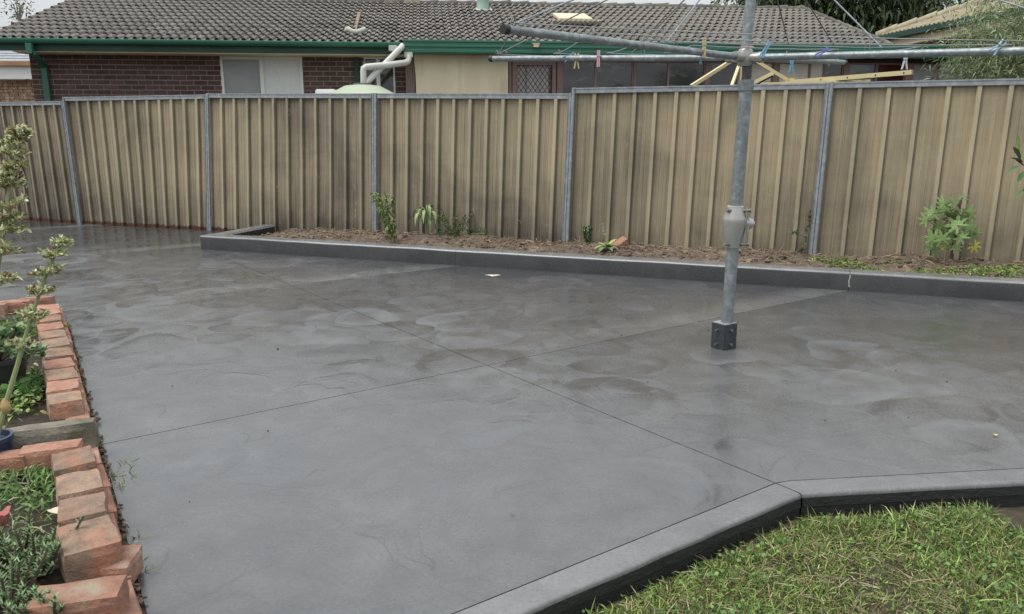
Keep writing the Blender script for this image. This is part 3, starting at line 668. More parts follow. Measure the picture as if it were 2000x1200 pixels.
# ------------------------------------------------------------------ lawn
def lawn_ok(x, y):
    p = Vector((x, y, 0))
    n1 = Vector((dO.y, -dO.x, 0)); n2 = Vector((dO2.y, -dO2.x, 0))
    return (p-O1).dot(n1), (p-O1).dot(n2)
def lawn_z(x, y):
    a, b = lawn_ok(x, y); e = min(a, b); edge = max(0, 1-e/.14)
    return -.064 - .03*edge + .022*noise.noise(Vector((x*2, y*2, 0))) + .012*noise.noise(Vector((x*9, y*9, 4)))
def lm_(s, t):
    x = -2.5 + s*7.5; y = .2 + t*2.6
    return (x, y)
heightgrid(lm_, 150, 60, lambda x, y, s, t: lawn_z(x, y)).build('lawn', M_LAWNB, kind='structure')
rts = []; hts = []; cc = 0
while len(rts) < 125000:
    x = rnd.uniform(-.6, 3.1); y = rnd.uniform(1.25, 2.75)
    a, b = lawn_ok(x, y); e = min(a, b)
    if e < .012 or (e < .07 and rnd.random() > (e-.012)/.058*.9): continue
    q = noise.noise(Vector((x*2.3, y*2.3, 11)))+.5*noise.noise(Vector((x*7, y*7, 5)))
    if x > 1.70 and y > 2.42 and noise.noise(Vector((x*5, y*5, 1))) > -.35 and b < .22: continue
    if q < -.40 and rnd.random() < .5: continue
    rts.append((x, y, lawn_z(x, y))); hts.append(q)
rt = np.array(rts); q = np.array(hts); n = len(rt)
GR = [((.15,.23,.05), 5), ((.24,.33,.08), 3.5), ((.07,.12,.03), 3.5), ((.34,.38,.15), 1.2), ((.24,.18,.10), 1.5), ((.42,.35,.21), 1.3)]
leafobj('grass', [blades(rt, rdirs(n, .75), nr.gamma(5, .0072, n)*(1+.6*q), nr.uniform(.002, .0048, n), nr.uniform(.1, .7, n), (1,.9,.6), GR, .38)], kind='stuff', label='short mixed green and straw coloured grass of the lawn')
eb = np.array([(max(.0, 1-min(lawn_ok(x_, y_))/.12)) for x_, y_ in rt[:, :2]]); ie = np.where((eb > .25) & (nr.random(n) < .35))[0]
leafobj('edge_grass', blades(rt[ie], rdirs(len(ie), .9), nr.uniform(.035, .085, len(ie)), .0042, .75, (1,.9,.6), GR[:4], .3), kind='stuff')
i2 = nr.choice(n, 9000); r2 = rt[i2].copy(); r2[:, 2] += .008
leafobj('grass_thatch', blades(r2, nr.normal(size=(9000,3))*np.array([1,1,.15]), nr.uniform(.03, .09, 9000), .003, .1, (1,1,.8), [((.30,.24,.14), 2), ((.17,.12,.07), 2), ((.36,.33,.2), 1)]), kind='stuff')
i2 = nr.choice(n, 7000); i2 = i2[(q[i2] > .05)]; r2 = rt[i2].copy(); r2[:, 2] += nr.uniform(.012, .035, len(i2)); k_ = len(i2)
leafobj('clover', blades(r2, rdirs(k_, .4)*np.array([1,1,.5]), nr.uniform(.008, .015, k_), nr.uniform(.009, .014, k_), .1, (.5,1,.95), [((.16,.28,.07), 2), ((.11,.20,.06), 2)]), kind='stuff')
# taller tufts along the kerb
for (px, py, h_, nb, lab) in ((1585, 990, .09, 45, 'taller grass tuft beside the corner of the lawn kerb'), (1640, 985, .075, 22, 'sparse grass tuft standing against the dark kerb face just right of its corner'), (1870, 975, .08, 60, 'thick grass tuft at the right end of the lawn against the kerb')):
    b0 = P(px, py, -.11); t = empty('grass_tuft', b0, label=lab, cat='grass tuft'); rr_ = np.column_stack([nr.normal(0, .035, nb), nr.normal(0, .015, nb), np.full(nb, -.03)])
    leafobj('blades', blades(rr_, rdirs(nb, 1.4), nr.uniform(.5, 1.1, nb)*h_, .006, .25, (1,.9,.6), GR[:4]), t)
def fallen(name, px, py, z, L_, W_, m_, az, label, group=None):
    b = MB(); p = P(px, py, z); leaf_mesh(b, (0,0,.004), (math.cos(az), math.sin(az), .12), L_, W_, .15, 6, .35)
    o = b.build(name, m_, label=label, cat='leaf', group=group); o.location = p; return o
M_YL = mat('yellow_dead_leaf', (.60,.50,.12), (.50,.42,.10), scale=30, rough=.6); M_OL = mat('brown_dead_leaf', (.22,.11,.06), (.14,.075,.045), scale=30, rough=.7)
fallen('fallen_leaf', 1920, 1012, -.09, .06, .016, M_YL, .1, 'pale yellow fallen leaf near the bare soil patch at the lawn top right')
fallen('fallen_leaf', 1883, 1080, -.085, .05, .012, M_YL, -.2, 'narrow yellow fallen leaf curled on the grass at right of the lawn')
fallen('fallen_leaf', 1742, 1122, -.085, .03, .014, M_YL, -1.0, 'small yellow fallen leaf in the middle of the lawn')
fallen('fallen_leaf', 1800, 1080, -.09, .05, .02, M_OL, -1.4, 'brown curled fallen leaf standing in the grass near the lawn middle')
fallen('fallen_leaf', 1905, 1128, -.088, .045, .018, M_OL, -.7, 'reddish brown fallen leaf towards the right end of the lawn')
fallen('fallen_leaf', 1690, 1138, -.088, .05, .012, M_OL, .2, 'thin brown fallen leaf lying left of the small yellow one')
fallen('fallen_leaf', 1940, 1190, -.085, .04, .014, M_YL, -.3, 'yellow fallen leaf at the very bottom of the lawn')
fallen('fallen_leaf', 1830, 985, -.07, .05, .03, M_OL, .2, 'dry brown fallen leaf caught in the tufts against the kerb')
fallen('fallen_leaf', 1945, 853, .002, .022, .016, M_YL, 1.2, 'single tiny yellow leaf lying alone on the grey slab')
fallen('fallen_leaf', 995, 1005, .002, .022, .006, M_OL, -.6, 'tiny brown twig like leaf lying on the near slab')
# cream splash on the slab near the kerb
b = MB(); V = [(0,0,.0045)]; 
for k in range(26): a = k/26*2*math.pi; q = 1+.3*math.sin(3*a)+.2*math.sin(7*a+1); V.append((.055*q*math.cos(a), .040*q*math.sin(a), .0008))
b.add(V, [(0, i, i % 26+1) for i in range(1, 27)]); o = b.build('paint_splat', mat('dried_cream_mortar', (.62,.57,.42), (.55,.5,.38), scale=40, rough=.7, bump=.5), label='small dried cream splat on the slab in front of the kerb', cat='splat'); o.location = P(963, 538)
# specks
n = 90; r_ = [(rnd.uniform(-2.2, 4), rnd.uniform(1.8, 6)) for _ in range(n)]; r_ = [(x, y, .002) for x, y in r_ if (Vector((x,y,0))).dot(tn) > .2 and min(*lawn_ok(x, y)) < -.15 and (Vector((x,y,0))-Kc).dot(kn) < 0]
clods('slab_grit', r_, nr.gamma(1.3, .0011, len(r_))+.0008, M_SOILD, kind='stuff')

# ------------------------------------------------------------------ brick border and left bed
border = empty('brick_border', (0,0,0), label='low garden border of loose terracotta and weathered bricks along the left edge of the slab', cat='border')
def brickmesh(size, m_, seed):
    bm_ = bmesh.new(); bmesh.ops.create_cube(bm_, size=1)
    for v in bm_.verts: v.co = Vector((v.co.x*size[0], v.co.y*size[1], v.co.z*size[2]))
    bmesh.ops.subdivide_edges(bm_, edges=bm_.edges[:], cuts=3, use_grid_fill=True)
    h = [k/2 for k in size]
    for v in bm_.verts:
        # round the arrises unevenly
        r_ = .008 + .006*noise.noise(v.co*25+Vector((seed,0,0)))
        for a in range(3):
            near = [abs(abs(v.co[j]) - h[j]) < 1e-4 for j in range(3)]
        if sum(near) >= 2: v.co -= Vector([math.copysign(r_*.6, v.co[j]) if near[j] else 0 for j in range(3)])
        v.co += Vector((noise.noise(v.co*18+Vector((seed,1,0))), noise.noise(v.co*18+Vector((seed,5,0))), noise.noise(v.co*18+Vector((seed,9,0)))))*.004
    for f in bm_.faces: f.smooth = False
    me = bpy.data.meshes.new('brick'); bm_.to_mesh(me); bm_.free(); me.materials.append(m_); return me
BM = {(k, i): brickmesh((.178, .137, .10), M_RED if k == 'r' else M_BRN, i*7+(3 if k == 'r' else 0)) for k in 'rb' for i in range(3)}
# along-border bricks: top centre pixel, type
TB = [(100,597,'r'),(101,608,'r'),(105,620,'b'),(105,636,'r'),(109,651,'b'),(111,667,'b'),(114,686,'b'),(121,706,'r'),(126,727,'b'),(126,750,'r'),(129,774,'b'),
      (168,889,'b'),(166,934,'b'),(168,985,'b'),(172,1044,'b')]
for i, (px, py, k) in enumerate(TB):
    p = P(px, py, .13); nn, t_ = p.dot(tn), p.dot(tt)
    nn = .045 + rnd.uniform(-.006, .006) if i < 11 else .045+rnd.uniform(-.005, .005)
    q = W(nn, t_, .08+rnd.uniform(-.004, .004)); o = link('brick', BM[(k, i % 3)], border)
    o.location = q; o.rotation_euler = (R(rnd.uniform(-2.5,2.5)), R(rnd.uniform(-2.5,2.5)), math.atan2(tt.y, tt.x)+R(rnd.uniform(-5,5)))
    if i == 14: o.location += Vector((tt.x, tt.y, 0))*-.035 + Vector((0,0,.012)); o.scale = (1.05, 1.08, 1.2)
# lower course, slightly proud of the upper one
LC = brickmesh((.225, .10, .07), M_RED, 31)
for k in range(24):
    o = link('brick', LC, border); o.location = W(.084+rnd.uniform(-.004,.006), 1.0+k*.2225, .022+(rnd.uniform(0,.006) if k > 6 else .0)); o.rotation_euler = (R(rnd.uniform(-2,2)), R(rnd.uniform(-2,2)), math.atan2(tt.y, tt.x)+R(rnd.uniform(-2,2)))
def perp(px, py, z, size, m_, rz=0, seed=1, name='brick', zc=None):
    p = P(px, py, z); o = link(name, brickmesh(size, m_, seed), border); o.location = (p.x, p.y, z-size[2]/2)
    o.rotation_euler = (R(rnd.uniform(-2,2)), R(rnd.uniform(-2,2)), math.atan2(tn.y, tn.x)+rz); return o
perp(98, 828, .155, (.32,.075,.13), M_STONE, R(-14), 3, 'stone_block')
perp(99, 869, .135, (.20,.10,.09), M_RED, R(-12), 5); perp(5, 886, .125, (.17,.09,.08), M_BRN, R(-18), 6)
perp(152, 1152, .125, (.215,.115,.10), M_RED, R(-18), 8); perp(222, 1085, .085, (.13,.12,.08), M_RED, R(65), 9)
for k, (px, py) in enumerate(((72, 580), (25, 587), (-25, 594), (-75, 601))): perp(px, py, .12, (.22,.075,.10), M_RED, R(-17), 12+k)
# soil in the bed
def bedL(s, t): v = W(-1.6+1.64*s, .6+5.2*t); return (v.x, v.y)
def bedLz(x, y, s=0, t=0): return .045 + .03*noise.noise(Vector((x*3, y*3, 2))) + .012*noise.noise(Vector((x*14, y*14, 2)))
heightgrid(bedL, 50, 110, bedLz).build('bed_soil', M_SOILD, kind='structure')
# dirt between bricks and slab
pts = []
for _ in range(620):
    t_ = rnd.uniform(.9, 5.9); nn = .142+rnd.gauss(0, .007)+.015*max(0, noise.noise(Vector((t_*3, 0, 0)))); v = W(nn, t_); pts.append((v.x, v.y, .004+rnd.uniform(0, .012)))
clods('edge_dirt', pts, nr.gamma(1.6, .0028, len(pts))+.0015, M_SOIL, kind='stuff')
v0, v1, v2, v3 = W(.10, .5), W(.152, .5), W(.152, 5.9), W(.10, 5.9)
MB().add([(v.x, v.y, -.003) for v in (v0, v1, v2, v3)], [(0,1,2,3)]).build('edge_soil', M_SOILD, kind='structure')

# black pot with succulents
pc = P(-4, 702, .20)
pot = empty('plant_pot', (pc.x, pc.y, .03), label='round black plastic pot holding jade like succulents in the left bed', cat='plant pot')
MB().lathe([(.085,0),(.10,.06),(.122,.165),(.131,.165),(.131,.185),(.122,.185),(.116,.16),(.0,.155)], seg=32, cap=False).build('pot_wall', M_POT, pot)
suc = empty('jade_succulent', (pc.x, pc.y, .18), label='succulent with plump rounded green leaves growing in the black pot', cat='succulent')
b = MB(); roots = []; dirs = []
for k in range(26):
    a = rnd.uniform(0, 6.28); r_ = rnd.uniform(.02, .19); tip = Vector((r_*math.cos(a), r_*math.sin(a), rnd.uniform(.03, .18)-.3*max(0, r_-.12))); b.tube([(0,0,0), (tip.x*.5, tip.y*.5, tip.z*.7), tip], [.006,.005,.004], 5)
    for j in range(13): q = rnd.uniform(0, 6.28); roots.append(tip-Vector((0,0,.012*(j//3)))); dirs.append((math.cos(q), math.sin(q), rnd.uniform(.1, .9)))
b.build('stem', M_BSTEM, suc)
leafobj('leaves', blades(np.array(roots), np.array(dirs), nr.uniform(.03, .052, len(roots)), nr.uniform(.02, .032, len(roots)), .05, (.5,1,1.0), [((.17,.27,.12), 3), ((.25,.36,.17), 2), ((.12,.20,.09), 2)], .2), suc, M_FOLW)
# blue pot edge
pc2 = P(-22, 868, .14); MB().lathe([(.05,0),(.07,.06),(.075,.13),(.082,.135),(.08,.15),(.07,.15),(.065,.13),(0,.12)], seg=28, cap=False).build('blue_pot', M_BPOT, label='small dark blue glazed pot at the frame edge beside the mossy block', cat='plant pot').location = (pc2.x, pc2.y, .02)

# weeds and grass in the left bed
def patch(name, cen, n, sx, sy, ln_, wd, cols, up, prof=(.3,1,.8), droop=.4, label=None, cat=None, kind=None, z=.05, m=None):
    r_ = np.column_stack([nr.normal(cen.x, sx, n), nr.normal(cen.y, sy, n), np.full(n, z)+nr.uniform(0, .02, n)])
    nn = r_[:, 0]*tn.x + r_[:, 1]*tn.y; r_ = r_[nn < -.035]; n = len(r_)
    return leafobj(name, blades(r_, rdirs(n, up), nr.uniform(.6, 1.2, n)*ln_, nr.uniform(.7, 1.2, n)*wd, droop, prof, cols), None, m, label=label, cat=cat, kind=kind)
patch('creeping_weeds', P(70, 760, .05), 1500, .10, .28, .035, .016, G_MID+[((.30,.26,.08), 1)], .7, kind='stuff', z=.06)
patch('leafy_seedlings', P(50, 770, .05), 150, .07, .12, .06, .035, [((.10,.20,.06), 2), ((.15,.26,.08), 1)], .8, kind='stuff', z=.08)
patch('long_grass', P(60, 935, .05), 520, .14, .10, .13, .008, [((.12,.22,.06), 3), ((.19,.30,.10), 2), ((.35,.33,.18), 1)], .9, (1,.9,.6), .8, kind='stuff')
patch('long_grass_front', P(80, 1010, .05), 260, .10, .16, .11, .006, [((.12,.22,.06), 3), ((.35,.33,.18), 2)], .5, (1,.9,.6), .7, kind='stuff')
patch('bed_weeds_far', P(60, 640, .05), 900, .16, .35, .04, .016, G_MID, .6, kind='stuff', z=.05)
# thin grass growing out of the border gap
for (px, py, k_) in ((222, 945, 24), (240, 920, 18), (262, 1120, 22), (255, 1070, 14)):
    v = P(px, py, .0); r_ = np.column_stack([nr.normal(v.x, .02, k_), nr.normal(v.y, .05, k_), np.zeros(k_)])
    leafobj('gap_grass', blades(r_, rdirs(k_, 1.0), nr.uniform(.03, .10, k_), .004, .7, (1,.9,.6), [((.16,.22,.08), 2), ((.32,.32,.16), 1)]), kind='stuff')
# moss line between two bricks
v = P(105, 628, .13); r_ = np.column_stack([nr.normal(v.x, .04, 500), nr.normal(v.y, .012, 500), np.full(500, .10)]); leafobj('moss', blades(r_, rdirs(500, 1), .02, .006, .2, cols=[((.16,.24,.05), 1)]), kind='stuff')

# sedum like shrublets, bottom left
def sedum(px, py, z, k, label, r=.12, h=.16):
    base = P(px, py, z); t = empty('sedum_plant', (base.x, base.y, .04), label=label, cat='succulent'); b = MB(); ro = []; di = []
    for _ in range(k):
        a = rnd.uniform(0, 6.28); q = rnd.uniform(.15, 1)*r; tip = Vector((q*math.cos(a)*1.15, q*math.sin(a)*1.15, h*rnd.uniform(.35, .95))); pts_ = [Vector((0,0,0)), Vector((tip.x*.6, tip.y*.6, tip.z*.4)), tip]
        b.tube(pts_, [.005,.0045,.003], 5)
        for j in range(46):
            f = 1 - (j/46)*.5; p = pts_[1].lerp(pts_[2], (f-.5)*2) if f > .5 else pts_[1]; g_ = j*2.4
            ro.append(p); di.append((math.cos(g_), math.sin(g_), .9*f**3+.1))
    b.build('stem', M_BSTEM, t); m_ = len(ro)
    leafobj('needle_leaves', blades(np.array(ro), np.array(di), nr.uniform(.010, .020, m_), .0042, -.1, (.7,1,.8), [((.21,.32,.15), 3), ((.30,.41,.22), 2), ((.15,.23,.11), 1)], .2), t, M_FOLW)
sedum(60, 1075, .12, 26, 'sedum like plant with needle rosettes on brown stems, nearest the upright terracotta bricks'); sedum(10, 1140, .12, 34, 'dense low sedum clump at the bottom left corner', .13, .14); sedum(95, 1185, .10, 22, 'sprawling sedum stems in front of the lowest tilted brick', .09, .12); sedum(20, 1040, .14, 16, 'upper sedum sprigs beside the pink petals', .08, .16)
# pink petals at the edge
pk = empty('pink_succulent', P(2, 1010, .20), label='plump pink succulent rosette cut by the left edge', cat='succulent'); M_PK = mat('pink_petal', (.50,.20,.17), (.36,.13,.12), scale=8, rough=.45)
for k in range(9):
    a = k*.75; leaf_mesh(MB(), (-.012,0,-.05), (math.cos(a)*.55, math.sin(a)*.55, 1.0), rnd.uniform(.055,.08), .05, -.05, 7, .6).build('petal', M_PK, pk)
MB().tube([(-.012,0,-.05), (-.03,0,-.16)], .008, 6).build('stem', M_BSTEM, pk)
# pale fallen petals / curled leaves
M_WL = mat('pale_dry_petal', (.62,.54,.40), (.5,.42,.3), scale=30, rough=.7)
for px, py, s_, lab in ((100, 997, .045, 'crumpled cream dry petal lying on the bed soil beside the bricks'), (45, 1072, .05, 'crumpled cream dry petal among the sedum stems'), (12, 912, .05, 'pale orange dry leaf at the left edge below the bricks')):
    o = fallen('dry_petal', px, py, .07, s_, s_*.8, M_WL, rnd.uniform(0, 6), lab)

# flower spikes
def spike(label, pts_px, za, whorls, wr):
    pts_ = [CAM + ray(px, py)*za_ for (px, py), za_ in zip(pts_px, za)]
    t = empty('flower_spike', (pts_[0].x, pts_[0].y, .05), label=label, cat='flower'); off = Vector((pts_[0].x, pts_[0].y, .05)); lp = [p-off for p in pts_]
    # smooth
    fine_ = []
    for i in range(len(lp)-1):
        for k in range(4): fine_.append(lp[i].lerp(lp[i+1], k/4))
    fine_.append(lp[-1]); m_ = len(fine_); MB().tube(fine_, [.0066-.0046*i/m_ for i in range(m_)], 8).build('stem', M_STEM, t)
    for f, sc__ in whorls:
        i = min(int(f*(m_-1)), m_-2); c = fine_[i].lerp(fine_[i+1], f*(m_-1)-i); ro = []; di = []
        nb = 7
        for q in range(nb):
            a = q*2*math.pi/nb+rnd.uniform(-.3,.3); arm = Vector((math.cos(a), math.sin(a), rnd.uniform(-.1,.45)))*wr*sc__*rnd.uniform(.6, 1)
            for j in range(44): ro.append(c + arm*rnd.uniform(.2, 1.0) + Vector([rnd.gauss(0, .0028) for _ in range(3)])); d_ = arm.normalized()*.7 + Vector([rnd.gauss(0, .7) for _ in range(3)]); di.append(d_ + Vector((0,0,.35)))
        k_ = len(ro); leafobj('flower_cluster', blades(np.array(ro), np.array(di), nr.uniform(.007, .015, k_)*sc__**.5, nr.uniform(.004, .0065, k_), .0, (.6,1,.8), [((.58,.59,.34), 4), ((.42,.47,.22), 2.5), ((.68,.68,.48), 2.5), ((.26,.13,.09), 1.2), ((.20,.25,.10), 2)], .2), t)
spike('taller of the two pale yellow flower spikes, rising before the fence', [(-60, 900), (-35, 700), (-10, 560), (8, 450), (22, 330), (38, 252)], [1.75]*6, [(.985,.62),(.93,.72),(.87,.85),(.81,.9),(.745,1.0),(.675,1.05),(.60,1.1),(.52,1.15),(.42,1.2),(.958,.7),(.775,.9),(.64,1.0)], .040)
spike('shorter pale yellow flower spike leaning across the brick border', [(-12, 870), (8, 800), (35, 710), (55, 640), (75, 580), (98, 520), (122, 470)], [1.75]*7, [(.985,.62),(.90,.75),(.80,.85),(.69,.9),(.56,1.0),(.42,.8)], .038)
# bud on the shorter stem
bo = CAM + ray(11, 795)*1.75; b = MB(); b.lathe([(.002,-.018),(.009,-.010),(.011,.002),(.007,.014),(.002,.02)], seg=14); b.build('seed_bud', mat('bud', (.45,.40,.16), (.35,.15,.08), scale=40, rough=.5), bpy.data.objects['flower_spike.001']).location = bo-bpy.data.objects['flower_spike.001'].location

# ------------------------------------------------------------------ rotary clothes hoist
HB = P(1412.5, 679); HB.z = 0
hoist = empty('clothes_hoist', HB, label='galvanised rotary clothes hoist with four arms standing in a socket on the slab', cat='clothes hoist')
b = MB().box((0,0,.075), (.105,.105,.15), R(33)); b.build('ground_socket', mat('socket_dark_paint', (.045,.05,.058), (.03,.033,.038), scale=20, rough=.5, c3=(.13,.135,.14), s3=14, t3=(.6,.7)), hoist, bevel=.003)
gs = [c for c in hoist.children][0]
b = MB().box((0,0,.153), (.099,.099,.004), R(33)); b.build('socket_plate', M_GALV, hoist)
for zz_ in (.03, .115):
    a = Vector((math.cos(R(213+10)), math.sin(R(213+10)), 0)); dn = Vector((-math.sin(R(33)), math.cos(R(33)), 0))*-1; dn2 = Vector((-math.cos(R(33)), -math.sin(R(33)), 0))
    p = dn2*.052 + dn*.0 + Vector((0,0,zz_)); MB().tube([p, p+dn2*.022], .007, 6).build('bolt', M_BOLT, gs)
    p = dn*.052 + Vector((0,0,zz_)); MB().tube([p, p+dn*.012], .009, 6).build('bolt', M_BOLT, gs)
def hl(px, py, y): return D(px, py, y) - HB
ax = lambda z: Vector((.010+.019*z, .0, z))
MB().tube([ax(.154), ax(.66)], .0345, 20).build('lower_post', M_GALVP, hoist)
# winding gearbox
gz = lambda z: ax(z)
zg0, zg1 = .60, .84
gb = MB(); prof = [(.044,0),(.046,.012),(.050,.03),(.068,.13),(.071,.155),(.069,.17),(.050,.222),(.048,.236),(.040,.24)]
gb.lathe(prof, ax(.60), 28); gb.build('winding_gearbox', M_CAST, hoist)
gbo = [c for c in hoist.children if c.name.startswith('winding')][0]
c0 = ax(.60)
MB().tube([c0+Vector((.05,-.01,.145)), c0+Vector((.092,-.02,.135)), c0+Vector((.104,-.022,.13))], [.036,.031,.018], 16).build('crank_boss', M_CAST, gbo)
MB().add([c0+Vector(q) for q in ((.044,-.030,.01),(.062,-.042,.14),(.048,-.035,.232),(.055,-.036,.232),(.078,-.048,.14),(.050,-.034,.01))], [(0,1,4,5),(1,2,3,4)]).box(c0+Vector((.058,-.040,.12)), (.006,.02,.20), R(-35)).build('flange', M_CAST, gbo, bevel=.002)
for zz_, sx_ in ((.212, 1), (.212, -1), (.02, 1), (.02, -1)):
    p = c0 + Vector((sx_*.045, -.035, zz_)); q = p + Vector((-.010 if sx_ < 0 else .028, -.004, .003)); MB().tube([p-Vector((.012*sx_,0,0)), q], .0095, 10).tube([q, q+(q-p).normalized()*.006], .013, 8).build('clamp_bolt', M_BOLT, gbo)
MB().tube([ax(.84), ax(1.475)], .0355, 20).build('middle_post', M_GALVP, hoist)
MB().lathe([(.036,-.03),(.043,-.028),(.043,.028),(.036,.03)], ax(1.50), 20).build('collar', M_GALVP, hoist)
MB().tube([ax(1.52), ax(1.62)], .0265, 18).build('inner_post', mat('greased_steel', (.06,.065,.065), (.10,.10,.10), scale=40, rough=.4, metal=.4), hoist)
HUB = hl(1455, 113, HB.y+.0); 
MB().tube([HUB+Vector((0,0,.01)), Vector((.06, .02, 2.36))], .0285, 18).build('upper_post', M_GALVP, hoist)
TOP = Vector((.06, .02, 2.35)); MB().lathe([(.04,-.03),(.042,0),(.02,.02)], TOP, 16).build('top_cap', M_CAST, hoist)
ends = {'A': hl(990, 58, 3.37), 'B': hl(962, 115, 5.5), 'C': Vector((1.46, -.97, HUB.z-.045)), 'D': hl(1648, 122.5, 5.85)}
rarm = .0182
hb = MB(); hb.lathe([(.033,-.045),(.040,-.035),(.040,.035),(.033,.045)], HUB, 20)
for k, e in ends.items(): dd = (e-HUB).normalized(); hb.tube([HUB+dd*.02, HUB+dd*.085], .0255, 12).tube([HUB+dd*.075, HUB+dd*.10], .029, 12)
hub = hb.build('arm_hub', M_CAST, hoist)
armo = {}
for k, e in ends.items():
    dd = (e-HUB).normalized(); arm = MB().tube([HUB+dd*.09, e], rarm, 16).build('arm', M_GALVP, hoist); armo[k] = arm
    MB().tube([e-dd*.005, e+dd*.022], rarm*1.12, 14).build('end_cap', M_BLACKP, arm)
    sdv = dd.cross(Vector((0,0,1))).normalized()
    for f in (.98, .94, .70, .36):
        c = HUB + (e-HUB)*f; lp = [c + sdv*.0 + dd*(.013*math.cos(a)) + Vector((0,0,rarm-.004+.030*math.sin(a)+.006)) for a in [x*math.pi/8 for x in range(9)]]
        MB().tube(lp, .0024, 6).build('line_loop', M_BOLT, arm)
    # stays
    for f in (.97, .40):
        c = HUB + (e-HUB)*f + Vector((0,0,rarm+.012)); MB().tube([c, TOP-Vector((0,0,.02))], .0042 if k in 'AC' else .0042, 6).build('stay_rod', M_GALV if k in 'AC' else M_BOLT, hoist)
M_WIRE = mat('plastic_coated_line', (.33,.35,.36), (.25,.27,.28), scale=30, rough=.5)
for (a, b_2) in (('A','C'), ('A','B'), ('B','D'), ('D','C')):
    for f, sg in ((.98, .02), (.72, .018), (.50, .012), (.28, .006)):
        p = HUB + (ends[a]-HUB)*f + Vector((0,0,.030)); q = HUB + (ends[b_2]-HUB)*f + Vector((0,0,.030)); pts_ = []
        for i in range(17):
            s = i/16; v = p.lerp(q, s); v.z += -4*sg*s*(1-s) + .003*noise.noise(Vector((s*7, f*9, ord(a)))); pts_.append(v)
        MB().tube(pts_, .0023, 6, cap=False).build('clothes_line', M_WIRE, hoist)
def on_arm(k, px):
    e = ends[k]; best = min((abs(projx(HB + HUB + (e-HUB)*f) - px), f) for f in [i/400 for i in range(401)])[1]; return HB + HUB + (e-HUB)*best
def projx(p):
    q = p - CAM; za = q.y*cT - q.z*sT; return 1000 + FPX*q.x/za
def pegobj(colr, pos, label, tilt=0.0, roll=0.0, spread=.10, L_=.075, up=True, s=1.0, yaw=0.0):
    t = empty('clothes_peg', pos, label=label, cat='clothes peg', group='pegs on the clothes hoist'); t.rotation_euler = (tilt, roll, yaw); t.scale = (s, s, s)
    for sg in (-1, 1):
        b = MB(); n_ = 5; V = []
        for i in range(n_+1):
            f = i/n_; z = (f-.55)*L_; x = sg*(.0035 + spread*abs(z)*(.9 if z < 0 else .7)); wx = .0032; wy = .0045*(1-.25*abs(f-.5))
            V += [(x-wx, -wy, z), (x+wx, -wy, z), (x+wx, wy, z), (x-wx, wy, z)]
        F = [(i*4+j, i*4+(j+1)%4, (i+1)*4+(j+1)%4, (i+1)*4+j) for i in range(n_) for j in range(4)] + [(3,2,1,0), tuple(n_*4+j for j in range(4))]
        b.add(V, F).build('prong', PEGM[colr], t)
    MB().tube([(-.009,0,.004), (.009,0,.004)], .005, 10).build('spring', M_BOLT, t)
up = Vector((0,0,1))
pegobj('blue', on_arm('B', 1113)+up*.012, 'blue peg crossed over the far left arm beside the yellow peg', roll=1.1, spread=.35)
pegobj('yellow', on_arm('B', 1126)-up*.01, 'yellow peg with open legs hanging down on the far left arm', spread=.22, s=1.25)
pegobj('pink', on_arm('B', 1168)+Vector((0,-.03,0)), 'long pink peg clipped upright on the far left arm', spread=.02, s=1.3)
pegobj('yellow', on_arm('A', 1373)+Vector((0,-.02,.03)), 'tall yellow peg standing upright on the near left arm close to the post', spread=.02, s=1.25)
pegobj('blue', on_arm('A', 1371)+Vector((.0,.02,-.035)), 'blue peg tip hanging under the near left arm below the upright yellow peg', spread=.12, s=.5)
pegobj('pink', HB+HUB+Vector((0,-.045,.058)), 'pink peg clipped across the post just above the hub', roll=1.57, spread=.1, s=.9)
pegobj('blue', D(1496, 95, HB.y-.2), 'blue peg tilted on the line just right of the post', roll=.5, s=1.2)
pegobj('blue', D(1546, 127, HB.y+.35), 'light blue peg hanging below the far right arm', spread=.15, s=1.1)
pegobj('violet', D(1608, 101, HB.y-.3), 'violet peg slanting above the near right arm', roll=1.0, spread=.12)
pegobj('paleblue', D(1631, 120, HB.y+1.15), 'pale blue peg lying near the tip of the far right arm', roll=1.2, s=1.2)
pegobj('white', D(1768, 119, HB.y-.25), 'white peg hanging from the line below the near right arm', spread=.25, s=1.05)
pegobj('paleblue', D(1951, 91, 3.85), 'pale blue peg with splayed ends on top of the near right arm', roll=.8, spread=.35, s=1.0)

# ------------------------------------------------------------------ neighbour's house
PSI = R(6.0); ud = Vector((math.cos(PSI), math.sin(PSI), 0)); wd_ = Vector((-math.sin(PSI), math.cos(PSI), 0))
HO = Vector((-1.89, 14.6, 0)) + wd_*.6
house = empty('brick_house', HO, PSI, label='long low brown brick house with weathered tiled roof and green gutters behind the fence', cat='house')
def H(px, py, w_=0.0):
    r = ray(px, py); s = (w_ - (CAM-HO).dot(wd_))/r.dot(wd_); p = CAM + r*s - HO; return Vector((p.dot(ud), w_, p.z))
GZ = H(700, 81.5, -.6).z                                  # gutter lip height
RP = R(17.5); RUN = 4.0; EV = Vector((0, -.52, GZ-.015))   # tile eave line
uL = H(-36, 76, -.52).x; uR = H(1748, 86, -.52).x
NC = int(round((uR-uL)/.30)); TW = (uR-uL)/NC; NRW = 12; GA = (RUN/math.cos(RP))/NRW
roof = MB().add([(uL, -.5, GZ-.06), (uR, -.5, GZ-.06), (uR, -.52+RUN, GZ-.06+RUN*math.tan(RP)), (uL, -.52+RUN, GZ-.06+RUN*math.tan(RP)), (uR, -.5+2*RUN, GZ-.06), (uL, -.5+2*RUN, GZ-.06)],
                [(0,1,2,3), (3,2,4,5), (0,3,5), (1,4,2)]).build('roof', M_TILED, house)
